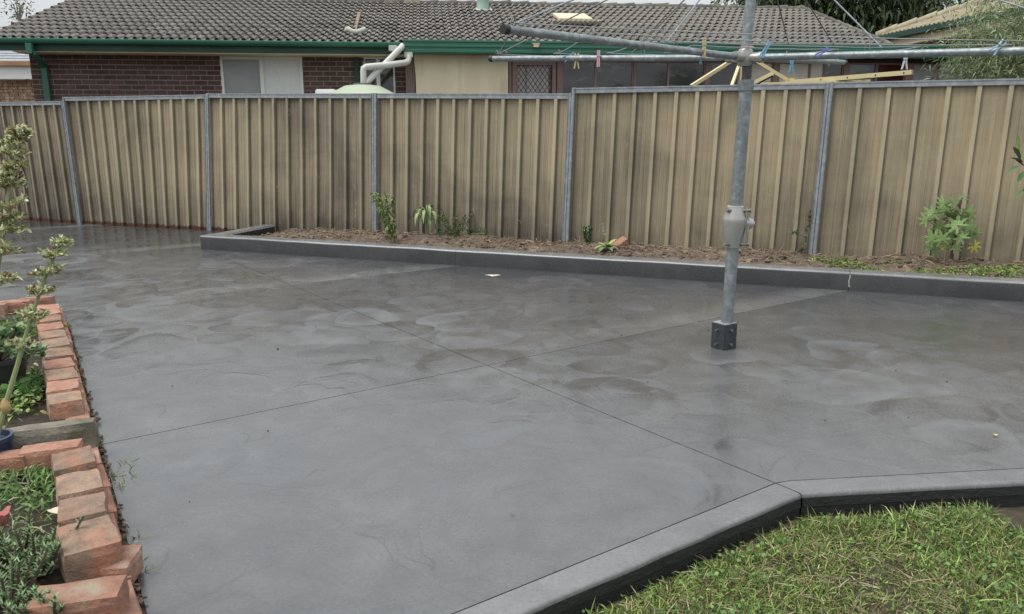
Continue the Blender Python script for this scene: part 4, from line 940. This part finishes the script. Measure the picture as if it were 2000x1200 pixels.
def tile_mesh(m_):
    b = MB(); L_ = GA*1.10; prof_ = []
    for cx_ in (TW*.25, TW*.75):
        prof_ += [(cx_-.045, 0), (cx_-.032, .030), (cx_-.013, .046), (cx_+.013, .046), (cx_+.032, .030), (cx_+.045, 0)]
    prof_ = [(0, 0)] + prof_ + [(TW*.995, 0)]; n_ = len(prof_)
    V = [(x, 0, z+.042) for x, z in prof_] + [(x, L_, z+.006) for x, z in prof_] + [(x, 0, z+.026) for x, z in prof_]
    F = [(i, i+1, n_+i+1, n_+i) for i in range(n_-1)]
    b.add(V, F, False); b.add(V[:n_] + V[2*n_:], [(n_+i, n_+i+1, i+1, i) for i in range(n_-1)]); return b.mesh('roof_tile', m_)
TM = tile_mesh(M_TILE); RT = Matrix.Rotation(RP, 3, 'X')
rest = MB(); cnt = 0
for r_ in range(NRW):
    for c_ in range(NC):
        base_ = Vector((uL + c_*TW, -.52, GZ-.035)) + RT @ Vector((0, r_*GA, 0))
        if r_ < 5 and cnt < 300 and c_ > 1:
            cnt += 1; o = link('roof_tile', TM, roof); o.location = base_ + Vector((0,0,rnd.uniform(-.003,.004))); o.rotation_euler = (RP+R(rnd.uniform(-.5,.5)), R(rnd.uniform(-.6,.6)), R(rnd.uniform(-.5,.5)))
        else:
            jx = Matrix.Rotation(RP+R(rnd.uniform(-.5,.5)), 3, 'X') @ Matrix.Rotation(R(rnd.uniform(-.6,.6)), 3, 'Y'); jz = rnd.uniform(-.003,.004)
            rest.add([base_ + jx @ v.co + Vector((0,0,jz)) for v in TM.vertices], [tuple(p.vertices) for p in TM.polygons], False)
rest.build('upper_roof_tiles', M_TILE, roof, kind='stuff')
RZ = GZ-.035+RUN*math.tan(RP); RY = -.52+RUN
rc = MB().tube([(0,0,0), (.2,0,.004), (.43,0,.016)], [.10,.10,.112], 10); RCM = rc.mesh('ridge_tile', M_TILED)
nrg = int((uR-uL)/.40)
for k in range(nrg):
    o = link('ridge_tile', RCM, roof); o.location = (uL+k*(uR-uL)/nrg, RY, RZ+rnd.uniform(-.008,.006)); o.rotation_euler = (0, R(rnd.uniform(-1,1)), R(rnd.uniform(-1,1)))
for k in range(11):                                       # right verge caps
    a = Vector((uR-.02, -.5, GZ)) + RT @ Vector((0, k*.38, .03)); b2_ = a + RT @ Vector((0, .42, .012)); MB().tube([a, b2_], [.055,.062], 8).build('verge_tile', M_TILED, roof)
# gutters and fascia
u2 = H(787, 83, -.72).x; uG2 = H(1885, 96, -.72).x; uS = uL-.6
gm = MB(); gp = [(-.60, GZ), (-.615, GZ-.004), (-.618, GZ-.015), (-.612, GZ-.055), (-.585, GZ-.085), (-.54, GZ-.09), (-.50, GZ-.085), (-.50, GZ-.03)]
gm.add([(u_, y_, z_) for u_ in (uS, u2-.03) for y_, z_ in gp], [(i, i+1, len(gp)+i+1, len(gp)+i) for i in range(len(gp)-1)], True)
gm.add([(u_, y_, z_) for u_ in (uS, u2-.03) for y_, z_ in gp], [tuple(range(len(gp))), tuple(range(len(gp), 2*len(gp)))[::-1]]); gm.build('gutter', M_GREEN, house)
MB().bbox(uS, u2-.03, -.498, -.47, GZ-.195, GZ-.02).build('fascia', M_GREEND, house)
uwl = H(60, 130, 0).x
MB().bbox(uwl-.05, u2, -.47, .02, GZ-.215, GZ-.197).build('soffit', M_CREAM, house)
z0_, z1_ = GZ-.222, GZ+.035
gp = [(-.72, z1_), (-.735, z1_-.004), (-.737, z1_-.035), (-.725, z1_-.045), (-.725, z1_-.085), (-.74, z1_-.095), (-.74, z1_-.12), (-.727, z1_-.13), (-.727, z1_-.165), (-.742, z1_-.175), (-.742, z1_-.21), (-.73, z1_-.235), (-.62, z1_-.235), (-.62, z1_-.03)]
gm = MB(); gm.add([(u_, y_, z_) for u_ in (u2, uG2) for y_, z_ in gp], [(i, i+1, len(gp)+i+1, len(gp)+i) for i in range(len(gp)-1)]); gm.add([(u_, y_, z_) for u_ in (u2, uG2) for y_, z_ in gp], [tuple(range(len(gp))), tuple(range(len(gp), 2*len(gp)))[::-1]])
gm.build('deep_gutter', M_GREEN, house)
MB().bbox(u2, uG2, -.62, .5, z1_-.20, z1_-.19).build('awning_ceiling', M_BROWN, house)
p = H(1047, 88, -.745); MB().bbox(p.x-.05, p.x+.05, -.775, -.743, p.z-.04, p.z+.01).bbox(p.x-.065, p.x+.065, -.778, -.73, p.z+.01, p.z+.025).build('gutter_bracket', M_CREAM, house)
# walls
def wall_run(pxa, pxb, w_=0.0, name='wall'):
    a, b_2 = H(pxa, 140, w_).x, H(pxb, 140, w_).x; zt = GZ-.20
    wl = MB().bbox(a, b_2, w_+.012, w_+.20, -.2, zt).build(name, M_MORTAR, house)
    row = 0; z = zt-.086*11
    while z + .076 <= zt+.01:
        x = a + (-.12 if row % 2 else 0)
        while x < b_2:
            x0, x1 = max(x, a)+.003, min(x+.23, b_2)
            if x1-x0 > .03:
                o = link('brick', HBR, wl); o.location = ((x0+x1)/2, w_+.05+rnd.uniform(-.0015,.0015), z+.038); o.scale = ((x1-x0)/.23, 1, 1)
            x += .24
        z += .086; row += 1
    return wl
HBR = MB().box((0,0,0), (.226,.10,.071)).mesh('brick', M_HBRICK)
wall_run(60, 431); wall_run(592, 711); wall_run(771, 800)
# green downpipe with rainwater head
a = H(59, 85, -.56); MB().box((a.x, -.60, GZ-.17), (.10,.09,.17)).bar((a.x+.03, -.58, GZ-.24), (H(84, 112, -.08).x, -.08, GZ-.42), .09, .06).bar((H(84, 112, -.06).x, -.06, GZ-.38), (H(84, 112, -.06).x, -.06, 0), .065, .10, up=(1,0,0)).build('downpipe', M_GREEN, house, bevel=.004)
a = H(696, 104, -.04); MB().bar((a.x, -.045, GZ-.20), (a.x, -.045, 0), .06, .075, up=(1,0,0)).build('downpipe', M_GREEND, house, bevel=.004)
# window one
def window(pxa, pxb, pym, ptop, w_, panes, mf, zb=.9, hdr=None, fr=.048, name='window'):
    a, b_2 = H(pxa, 150, w_).x, H(pxb, 150, w_).x; zt = H((pxa+pxb)/2, ptop, w_).z
    wn = MB().bbox(a, a+fr, w_-.02, w_+.05, zb, zt).bbox(b_2-fr, b_2, w_-.02, w_+.05, zb, zt).bbox(a+fr, b_2-fr, w_-.02, w_+.05, zt-fr, zt).bbox(a+fr, b_2-fr, w_-.03, w_+.05, zb, zb+fr).build(name, mf, house)
    xs = [a+fr] + [H(q, 150, w_).x for q in pym] + [b_2-fr]
    for q in pym: x = H(q, 150, w_).x; MB().bbox(x-.034, x+.034, w_-.014, w_+.045, zb+fr, zt-fr-.001).build('mullion', mf, wn)
    for i, m_ in enumerate(panes): MB().bbox(xs[i]+(.022 if i else 0), xs[i+1]-(.022 if i < len(panes)-1 else 0), w_+.012+.008*(i%2), w_+.02+.008*(i%2), zb+fr, zt-fr-.001).build('pane', m_, wn)
    if hdr: MB().bbox(a-.01, b_2+.01, w_+.008, w_+.05, zt+.001, hdr).build('header_panel', M_CREAM, house)
    return wn
window(432, 592, [512], 111.5, .03, [M_CURT, M_SCRN], M_WHITE, hdr=GZ-.216)
w2 = window(711, 771, [739], 113, .03, [M_GLASS, M_GLASS], M_WHITE, hdr=GZ-.216, fr=.025)
for k in range(4): a = H(714, 150, .03).x; b_2 = H(737, 150, .03).x; zt = H(740, 117, .03).z-.06-k*.13; MB().box(((a+b_2)/2, .035, zt), (b_2-a, .03, .012)).build('louvre', M_CURT, w2)
# enclosure side return (vertical boards)
EW = -.42
a = H(792, 150, EW).x; b_2 = H(810, 150, EW).x
for k in range(4): MB().bbox(a+(b_2-a)*k/4+.004, a+(b_2-a)*(k+1)/4, EW+.06-.012*k, .3, 0, GZ-.19).build('return_board', M_BROWN, house)
# canvas blind with gentle folds
x0, x1 = H(809, 150, EW).x, H(992, 150, EW).x; V = []; F = []; nx_, nz_ = 40, 10; zt, zb = GZ-.19, .8
for j in range(nz_+1):
    for i in range(nx_+1):
        f = i/nx_; ff = j/nz_; xx = x0+(x1-x0)*f; xx += (.03*math.sin(ff*5)*(1-f)**6)
        V.append((xx, EW-.03+.012*math.sin(f*22+ff*2)+.015*noise.noise(Vector((f*5, ff*3, 1))), zt+(zb-zt)*ff))
for j in range(nz_):
    for i in range(nx_): a = j*(nx_+1)+i; F.append((a, a+1, a+nx_+2, a+nx_+1))
MB().add(V, F, True).build('canvas_blind', M_BLIND, house)
MB().bbox(x0, x1, EW+.06, EW+.1, 0, GZ-.19).build('wall', M_BROWN, house)
# door
zt = H(1045, 118, EW).z; da, db = H(994, 150, EW).x, H(1098, 150, EW).x
door = MB().bbox(da, da+.045, EW-.03, EW+.06, 0, zt+.10).bbox(db-.10, db, EW-.03, EW+.06, 0, zt+.10).bbox(da+.045, db-.10, EW-.03, EW+.06, zt, zt+.10).build('screen_door', M_BROWN, house)
sa, sb = da+.07, db-.13
MB().bbox(sa-.01, sa+.06, EW-.045, EW-.005, .05, zt-.01).bbox(sb-.06, sb+.01, EW-.045, EW-.005, .05, zt-.01).bbox(sa+.06, sb-.06, EW-.045, EW-.005, zt-.09, zt-.01).build('door_frame', M_BROWN, door)
MB().bbox(sa+.05, sb-.12, EW+.02, EW+.03, .05, zt-.08).build('door_curtain', mat('lace_curtain', (.62,.57,.55), (.45,.41,.40), scale=8, rough=.9, stretch=(1,1,.2)), door)
MB().bbox(sb-.12, sb-.055, EW+.024, EW+.034, .05, zt-.08).build('door_pane', M_GLASS, door)
gr = MB(); gx0, gx1, gz0, gz1 = sa+.06, sb-.06, 1.5, zt-.09; dm = .088; W2, H2 = gx1-gx0, gz1-gz0
for k in range(-20, 20):
    for sg in (1, -1):
        # line x = gx0 + k*dm + sg*(z-gz0)*.8 clipped
        pts_ = []
        for i in range(81):
            z = gz0+H2*i/80; x = gx0 + k*dm + sg*(z-gz0)*.72
            if gx0 <= x <= gx1: pts_.append((x, EW-.02-.003*sg, z))
        if len(pts_) > 2: gr.bar(pts_[0], pts_[-1], .006, .011)
a = sa+(sb-sa)*.30; gr.bbox(a, a+.012, EW-.03, EW-.022, gz0, gz1); gr.build('door_grille', mat('dark_grille', (.035,.03,.03), rough=.5), door)
# enclosure windows: brown posts and panes
bounds = [(1098, 1163, M_GLASS), (1163, 1236, M_GLASS), (1240, 1305, M_GLASS), (1305, 1376, M_GLASS), (1384, 1441, M_GLASS), (1441, 1508, M_LOUV), (1519, 1580, M_LOUV), (1580, 1608, M_LOUV), (1608, 1645, M_GLASS), (1655, 1710, M_GLASS), (1710, 1766, M_REDC), (1780, 1832, M_CURT), (1832, 1884, M_CURT)]
zt = H(1300, 120, EW).z
for i, (pa_, pb_, m_) in enumerate(bounds):
    a, b_2 = H(pa_, 150, EW).x, H(pb_, 150, EW).x
    wn = MB().bbox(a, a+.022, EW-.02, EW+.04, .9, zt).bbox(b_2-.022, b_2, EW-.02, EW+.04, .9, zt).bbox(a+.022, b_2-.022, EW-.02, EW+.04, zt-.025, zt).build('window', M_BROWN, house)
    MB().bbox(a+.022, b_2-.022, EW+.005, EW+.012, .9, zt-.026).build('pane', m_, wn)
    if m_ is M_LOUV:
        sl_ = MB()
        for k in range(30): sl_.bbox(a+.024, b_2-.024, EW-.002, EW+.004, zt-.06-k*.032, zt-.047-k*.032)
        sl_.build('blind_slats', mat('slats', (.66,.63,.54), rough=.6) if 'slats' not in bpy.data.materials else bpy.data.materials['slats'], wn)
MB().bbox(H(1098,150,EW).x, H(1884,150,EW).x, EW-.01, EW+.04, zt+.001, GZ-.17).build('window_head', mat('dark_head', (.05,.035,.032), rough=.6), house)
for pa_, pb_ in ((1236.5, 1239.5), (1376.5, 1383.5), (1508.5, 1518.5), (1645.5, 1654.5), (1766.5, 1779.5), (1884.5, 1890)):
    a, b_2 = H(pa_, 150, EW).x, H(pb_, 150, EW).x; MB().bbox(a, b_2, EW-.035, EW+.06, 0, zt).build('post', M_BROWN, house)
MB().bbox(H(1098,150,EW).x, H(1890,150,EW).x, EW+.065, EW+.12, 0, .9).build('wall', M_HBRICK, house)
MB().bbox(H(800,150,0).x, H(1890,150,0).x, .9, 1.0, 0, GZ-.1).build('wall', M_MORTAR, house)
MB().bbox(H(1884,150,EW).x, H(1890,150,EW).x, EW+.07, .9, 0, GZ-.1).build('wall', M_HBRICK, house)
# roof furniture: vent, skylight, mast
def roofpt(px, py):
    n_ = Vector((0, -math.sin(RP), math.cos(RP))); r = ray(px, py); rl = Vector((r.dot(ud), r.dot(wd_), r.z)); c = CAM-HO; cl = Vector((c.dot(ud), c.dot(wd_), c.z)); o0 = Vector((0, -.52, GZ-.01))
    return cl + rl*((o0-cl).dot(n_)/rl.dot(n_))
p = roofpt(943, 20); MB().lathe([(.16,-.06),(.14,0),(.13,.02),(.13,.22),(.15,.23),(.15,.33),(.10,.36)], p, 20).build('roof_vent', mat('vent_green', (.30,.42,.34), (.25,.36,.29), scale=5, rough=.5), house)
MB().box(p+Vector((0,-.05,.01)), (.38,.36,.02), M=Matrix.Rotation(RP, 3, 'X')).build('vent_flashing', M_TANK, house)
p = roofpt(1125, 52); sk = MB().box(p+Vector((0,.42,.10)), (.60,.85,.20), M=Matrix.Rotation(RP, 3, 'X')).build('skylight_box', M_CREAM, house, bevel=.01)
MB().box(p+Vector((0,.42,.23)), (.68,.93,.06), M=Matrix.Rotation(RP*.8, 3, 'X')).build('skylight_lid', M_CREAM, sk, bevel=.01)
fl = MB(); 
for k in range(10): q = p+Vector((-.45+k*.1, -.16, .05)); fl.tube([q, q+RT @ Vector((0,.14,.0))], .045, 8)
fl.build('skylight_flashing', mat('pale_flashing', (.27,.25,.20), (.18,.16,.13), scale=9, rough=.8), sk)
p = roofpt(692, 66); MB().bar(p, p+RT @ Vector((-.02,1.75,.02)) + Vector((0,0,.04)), .055, .05).build('vent_strip', mat('rusty_strip', (.27,.19,.13), (.2,.15,.11), scale=10, rough=.8), house)
fl = MB(); fl.tube([p+Vector((-.13,-.08,.05)), p+Vector((-.10,-.10,.07)), p+Vector((-.03,-.13,.02)), p+Vector((.05,-.13,.01)), p+Vector((.15,-.11,.04)), p+Vector((.21,-.08,.07))], .048, 10).build('mortar_patch', mat('pale_mortar', (.5,.5,.44), (.4,.4,.35), scale=12, rough=.8, bump=.5), house)
# tank and pipes
tk = H(708, 166, -1.1); tk2 = HO + ud*tk.x + wd_*tk.y
tank = empty('water_tank', (tk2.x, tk2.y, 0), PSI, label='pale green round rainwater tank with conical top and white pipes', cat='water tank')
zt = tk.z; rr = [(.95,0),(.95,zt-.34),(.92,zt-.29),(.60,zt-.17),(.30,zt-.02),(.13,zt+.0),(.0,zt)]
MB().lathe(rr, seg=40, cap=False).build('tank_body', M_TANK, tank); MB().lathe([(.16,zt-.01),(.16,zt+.025),(0,zt+.03)], seg=20, cap=False).build('tank_lid', M_BOLT, tank)
def HT(px, py, w_): v = H(px, py, w_); return Vector((v.x-tk.x, v.y-tk.y, v.z))
MB().tube([HT(714, 164, -1.1), HT(779, 98, -.85), HT(784, 93, -.80), HT(786, 90, -.66)], .052, 14).build('inlet_pipe', M_PVC, tank)
MB().tube([HT(710, 164, -1.12), HT(709.5, 140, -1.12), HT(710, 134, -1.12), HT(715, 131, -1.12), HT(760, 127, -1.0), HT(790, 123, -.85), HT(796, 121, -.8), HT(798, 116, -.74), HT(798, 108, -.70)], .052, 14).build('inlet_pipe', M_PVC, tank)
for px, py in ((798, 107), (768, 95)): v = HT(px, py, -.69); MB().box(v, (.15,.11,.10)).build('pipe_socket', M_PVC, tank, bevel=.01)
a = H(639, 180, -.9); b0 = HO + ud*a.x + wd_*a.y; MB().box((0,0,.9), (.34,.34,1.8)).build('meter_box', M_WHITE, label='white box top showing over the fence beside the green tank', cat='box', bevel=.02).location = (b0.x, b0.y, a.z-1.76)

# neighbour's cream rotary line behind the fence
ny = 11.6
nm = D(1452, 103, ny); nh = empty('neighbour_clothesline', (nm.x, nm.y, 0), label='cream painted folding clothesline arms showing above the fence behind the hoist post', cat='clothesline')
def NL(px, py, y): return D(px, py, y) - Vector((nm.x, nm.y, 0))
MB().tube([(0,0,0), (0,0,nm.z)], .025, 12).build('mast', M_YARM, nh)
c_ = NL(1452, 104, ny)
for (px, py, y) in ((1350, 169, ny-.9), (1428, 172, ny-1.1), (1540, 158, ny-.1)): MB().bar(c_, NL(px, py, y), .035, .045).build('strut', M_YARM, nh)
MB().bar(NL(1500, 170, ny), NL(1540, 160, ny-.1), .04, .04).bar(NL(1540, 161, ny-.1), NL(1782, 141.5, ny-1.5), .045, .055).box(NL(1541, 160, ny-.1), (.12,.08,.09)).build('arm', M_YARM, nh)
for q in (.28, .50, .72, .93): v = NL(1540, 161, ny-.1).lerp(NL(1782, 141.5, ny-1.5), q); MB().box(v+Vector((0,-.02,0)), (.016,.045,.016)).build('arm_hole', M_BLACKP, nh)
MB().bar(NL(1470, 164, ny-.3), NL(1509, 144, ny-.6), .035, .05).build('arm', M_YARM, nh)
MB().tube([NL(1478, 166, ny-.4), NL(1490, 158, ny-.45), NL(1500, 153, ny-.5), NL(1510, 147, ny-.6)], .013, 6).tube([NL(1540, 165, ny), NL(1660, 157, ny-.7), NL(1780, 144, ny-1.5)], .006, 5).build('line', M_BLACKP, nh)
MB().bar(NL(1480, 164, ny-.2), NL(1700, 158, ny-.9), .03, .03).build('arm', M_YARM, nh)

# ------------------------------------------------------------------ neighbouring houses
# right
Cf = D(1712, 74, 20.5)
h2 = empty('pale_roof_house', (Cf.x, Cf.y, 0), PSI, label='brown brick house with pale lichen covered tiled roof at far right behind the shrub', cat='house')
ze = Cf.z; p2 = R(20)
M_T2 = mat('pale_roof_tile', (.40,.35,.24), (.26,.22,.15), scale=6, rough=.9, c3=(.12,.10,.08), s3=8, t3=(.58,.7))
tb = MB(); n_ = 18
for k in range(n_):      # courses run parallel to the eave and stop at the hip
    s0 = k*.33*math.cos(p2); s1 = s0+.35; z0 = ze + s0*math.tan(p2)+.035; z1 = ze + s1*math.tan(p2)+.005
    tb.add([(s0, -10, z0), (s0, -s0, z0), (s1, -s1, z1), (s1, -10, z1), (s0, -10, z0-.035), (s0, -s0, z0-.035)], [(0,1,2,3), (4,5,1,0)])
r2 = tb.build('roof', M_T2, h2)
for k in range(14): a = Vector((k*.3, -k*.3, ze+.04+k*.3*math.tan(p2))); b2_ = a+Vector((.34,-.34,.34*math.tan(p2)+.02)); MB().tube([a, b2_], [.10,.12], 10).build('ridge_tile', M_T2, r2)
roll = MB()
for k in range(60): y_ = -.2-k*.16; s1 = min(5.5, -y_); roll.tube([(.0, y_, ze+.035), (s1, y_, ze+.04+s1*math.tan(p2))], .03, 6, cap=False)
roll.build('tile_rolls', M_T2, r2, kind='stuff')
MB().bbox(-.12, 0, -10, .1, ze-.11, ze+.01).build('gutter', M_GREEND, h2); MB().bbox(-.01, .04, -10, .1, ze-.30, ze-.11).build('fascia', M_CREAM, h2)
MB().bbox(.04, .6, -10, 0, ze-.32, ze-.30).build('soffit', M_CREAM, h2); MB().bbox(.6, .8, -10, -.4, -.2, ze-.32).build('wall', mat('red_brown_brick', (.15,.065,.05), (.11,.05,.04), scale=10, rough=.85), h2)
MB().bbox(-.0, 6, -.02, .04, ze-.3, ze-.02).build('end_fascia', M_CREAM, h2)
# left
Lf = D(40, 121, 21.0); h3 = empty('sandstone_house', (Lf.x, Lf.y, 0), R(3), label='distant pale brick house with light grey roof behind the left end of the fence', cat='house')
z_ = Lf.z; M_SB = mat('pale_mottled_brick', (.42,.27,.18), (.30,.17,.11), scale=9, rough=.85, c3=(.50,.40,.30), s3=7, t3=(.5,.6))
b = MB(); 
for k in range(16): s0 = k*.3; b.add([(-9, s0, z_+.03+s0*.30), (1.6, s0, z_+.03+s0*.30), (1.6, s0+.31, z_+.0+(s0+.31)*.30), (-9, s0+.31, z_+(s0+.31)*.30), (-9, s0, z_+s0*.30), (1.6, s0, z_+s0*.30)], [(0,1,2,3), (4,5,1,0)])
b.build('roof', mat('light_grey_tile', (.36,.38,.40), (.26,.27,.29), scale=5, rough=.8), h3)
MB().bbox(-9, 1.6, -.10, 0, z_-.10, z_).build('gutter', mat('tan_gutter', (.42,.26,.13), (.3,.13,.08), scale=4, rough=.6), h3); MB().bbox(-9, 1.5, .0, .3, z_-.42, z_-.10).build('fascia', M_WHITE, h3)
wl = MB().bbox(-9, 1.5, .35, .5, -.2, z_-.42).build('wall', M_MORTAR, h3)
hb3 = MB().box((0,0,0), (.225,.05,.07)).mesh('brick', M_SB); mm = hb3.materials[0]
b = MB()
for r_ in range(12):
    for c_ in range(12): b.box((-1.4+c_*.24+(.12 if r_%2 else 0), .335, z_-.47-r_*.08), (.225,.05,.07))
b.build('bricks', M_SB, wl, kind='stuff')

# ------------------------------------------------------------------ trees
def tree(name, base, h, crown_c, crown_r, nclump, per, ll, lw, cols, label, cat='tree', trunk_r=.12, up=0.0, droop=.5, clump_r=.35, m_bark=None):
    t = empty(name, base, label=label, cat=cat); b = MB(); cc_ = Vector(crown_c); cl = []
    for _ in range(nclump):
        while True:
            v = Vector([rnd.uniform(-1, 1) for _ in range(3)])
            if v.length <= 1 and (v.length > .45 or rnd.random() < .3): break
        cl.append(cc_ + Vector((v.x*crown_r[0], v.y*crown_r[1], v.z*crown_r[2])))
    fork = Vector((0, 0, max(.4, cc_.z-crown_r[2]*.8)))
    b.tube([(0,0,-.2), (trunk_r*.4, 0, fork.z*.5), fork], [trunk_r, trunk_r*.85, trunk_r*.7], 9)
    for c in cl[::max(1, len(cl)//22)]: mid = fork.lerp(c, .5)+Vector((0,0,.1*h*.3)); b.tube([fork, mid, c], [trunk_r*.4, trunk_r*.22, trunk_r*.06], 6, cap=False)
    b.build('trunk', m_bark or M_BARK, t)
    n_ = nclump*per; cen = np.repeat(np.array(cl), per, axis=0); off = nr.normal(size=(n_, 3))*clump_r*.5; shade = np.repeat(nr.uniform(.65, 1.3, nclump), per)
    V, T, C = blades(cen+off, unit(off)*.8+rdirs(n_, up), nr.uniform(.7, 1.2, n_)*ll, nr.uniform(.7, 1.2, n_)*lw, droop, (.4,1,.7), cols)
    C = C*np.repeat(shade, 7)[:, None]; leafobj('crown', (V, T, C), t); return t
B = D(1935, 150, 9.3)
tree('bottlebrush_shrub', (B.x+.05, B.y, 0), 3, (.28, 0, 2.05), (.82, .6, .80), 150, 150, .085, .011, [((.24,.31,.17), 3), ((.34,.39,.21), 2), ((.15,.20,.11), 2), ((.40,.38,.20), .6)], 'dense shrub with narrow grey green leaves rising above the right end of the fence', 'shrub', .05, .2, .3, .26)
B2 = D(1630, 60, 33)
tree('far_tree', (B2.x, B2.y, 0), 9, (0, 0, 6.2), (3.6, 2.5, 3.4), 150, 150, .26, .10, G_DARK+[((.10,.13,.06), 1)], 'large dark green tree behind the gap between the two tiled roofs', 'tree', .3, -.2, .8, 1.5)
B3 = D(1925, 20, 38)
tree('far_tree', (B3.x, B3.y, 0), 9, (1.9, 0, 7.6), (2.6, 2.2, 3.0), 100, 130, .28, .10, G_DARK+[((.10,.13,.06), 1)], 'dark green tree partly above the pale lichen covered roof', 'tree', .3, -.2, .8, 1.4)
B4 = D(1500, 8, 40)
tree('far_tree', (B4.x, B4.y, 0), 8, (0, 0, 6.3), (2.2, 2, 1.4), 60, 120, .26, .10, G_DARK, 'low dark treetop showing over the ridge right of the hoist post', 'tree', .25, 0, .6, 1.1)
B5 = D(36, 28, 24); 
tree('wispy_treetop', (B5.x, B5.y, 0), 5, (0, 0, B5.z+.15), (.28, .3, .45), 13, 16, .09, .05, [((.22,.24,.12), 2), ((.12,.12,.09), 1)], 'thin twiggy treetop against the sky beside the left roof edge', 'tree', .05, .2, .3, .22)
# citrus branch at the right edge
cb = CAM + ray(2040, 330)*2.9; br = empty('citrus_branch', cb, label='leafy glossy green branch poking in at the right edge of the frame', cat='branch')
M_CG = mat('citrus_leaf', (.07,.15,.035), (.05,.11,.025), scale=12, rough=.3, vary=.25); M_CY = mat('citrus_leaf_young', (.22,.34,.08), (.17,.28,.07), scale=12, rough=.4)
rel = lambda px, py, z=2.9: CAM + ray(px, py)*z - cb
MB().tube([rel(2120, 300), rel(2040, 330), rel(1998, 322), rel(1984, 312)], [.006,.005,.003,.002], 6).tube([rel(2040, 330), rel(2010, 360), rel(1998, 372)], [.004,.003,.002], 6).build('twig', M_BSTEM, br)
for px, py, dx, dz, L_, W_, m_ in ((1990,300,-.15,1,.075,.026,M_CY),(1992,312,-.4,.7,.06,.034,M_CG),(1996,318,-.9,.4,.06,.034,M_CG),(1990,325,-.8,-.35,.05,.03,M_CG),(2000,310,.2,1,.09,.04,M_CG),(2004,330,.3,-.5,.07,.036,M_CG),(2008,300,.5,1,.08,.04,M_CG),(2012,365,-1,-.55,.075,.022,M_CG),(2020,340,1,.2,.08,.04,M_CG),(2002,335,-.6,-.9,.045,.028,M_CG),(2016,318,.8,.7,.08,.04,M_CG),(2030,360,.4,-.8,.07,.036,M_CG)):
    leaf_mesh(MB(), rel(px, py), (dx, rnd.uniform(-.5,.1), dz), L_, W_, .1, 6, .3).build('leaf', m_, br)
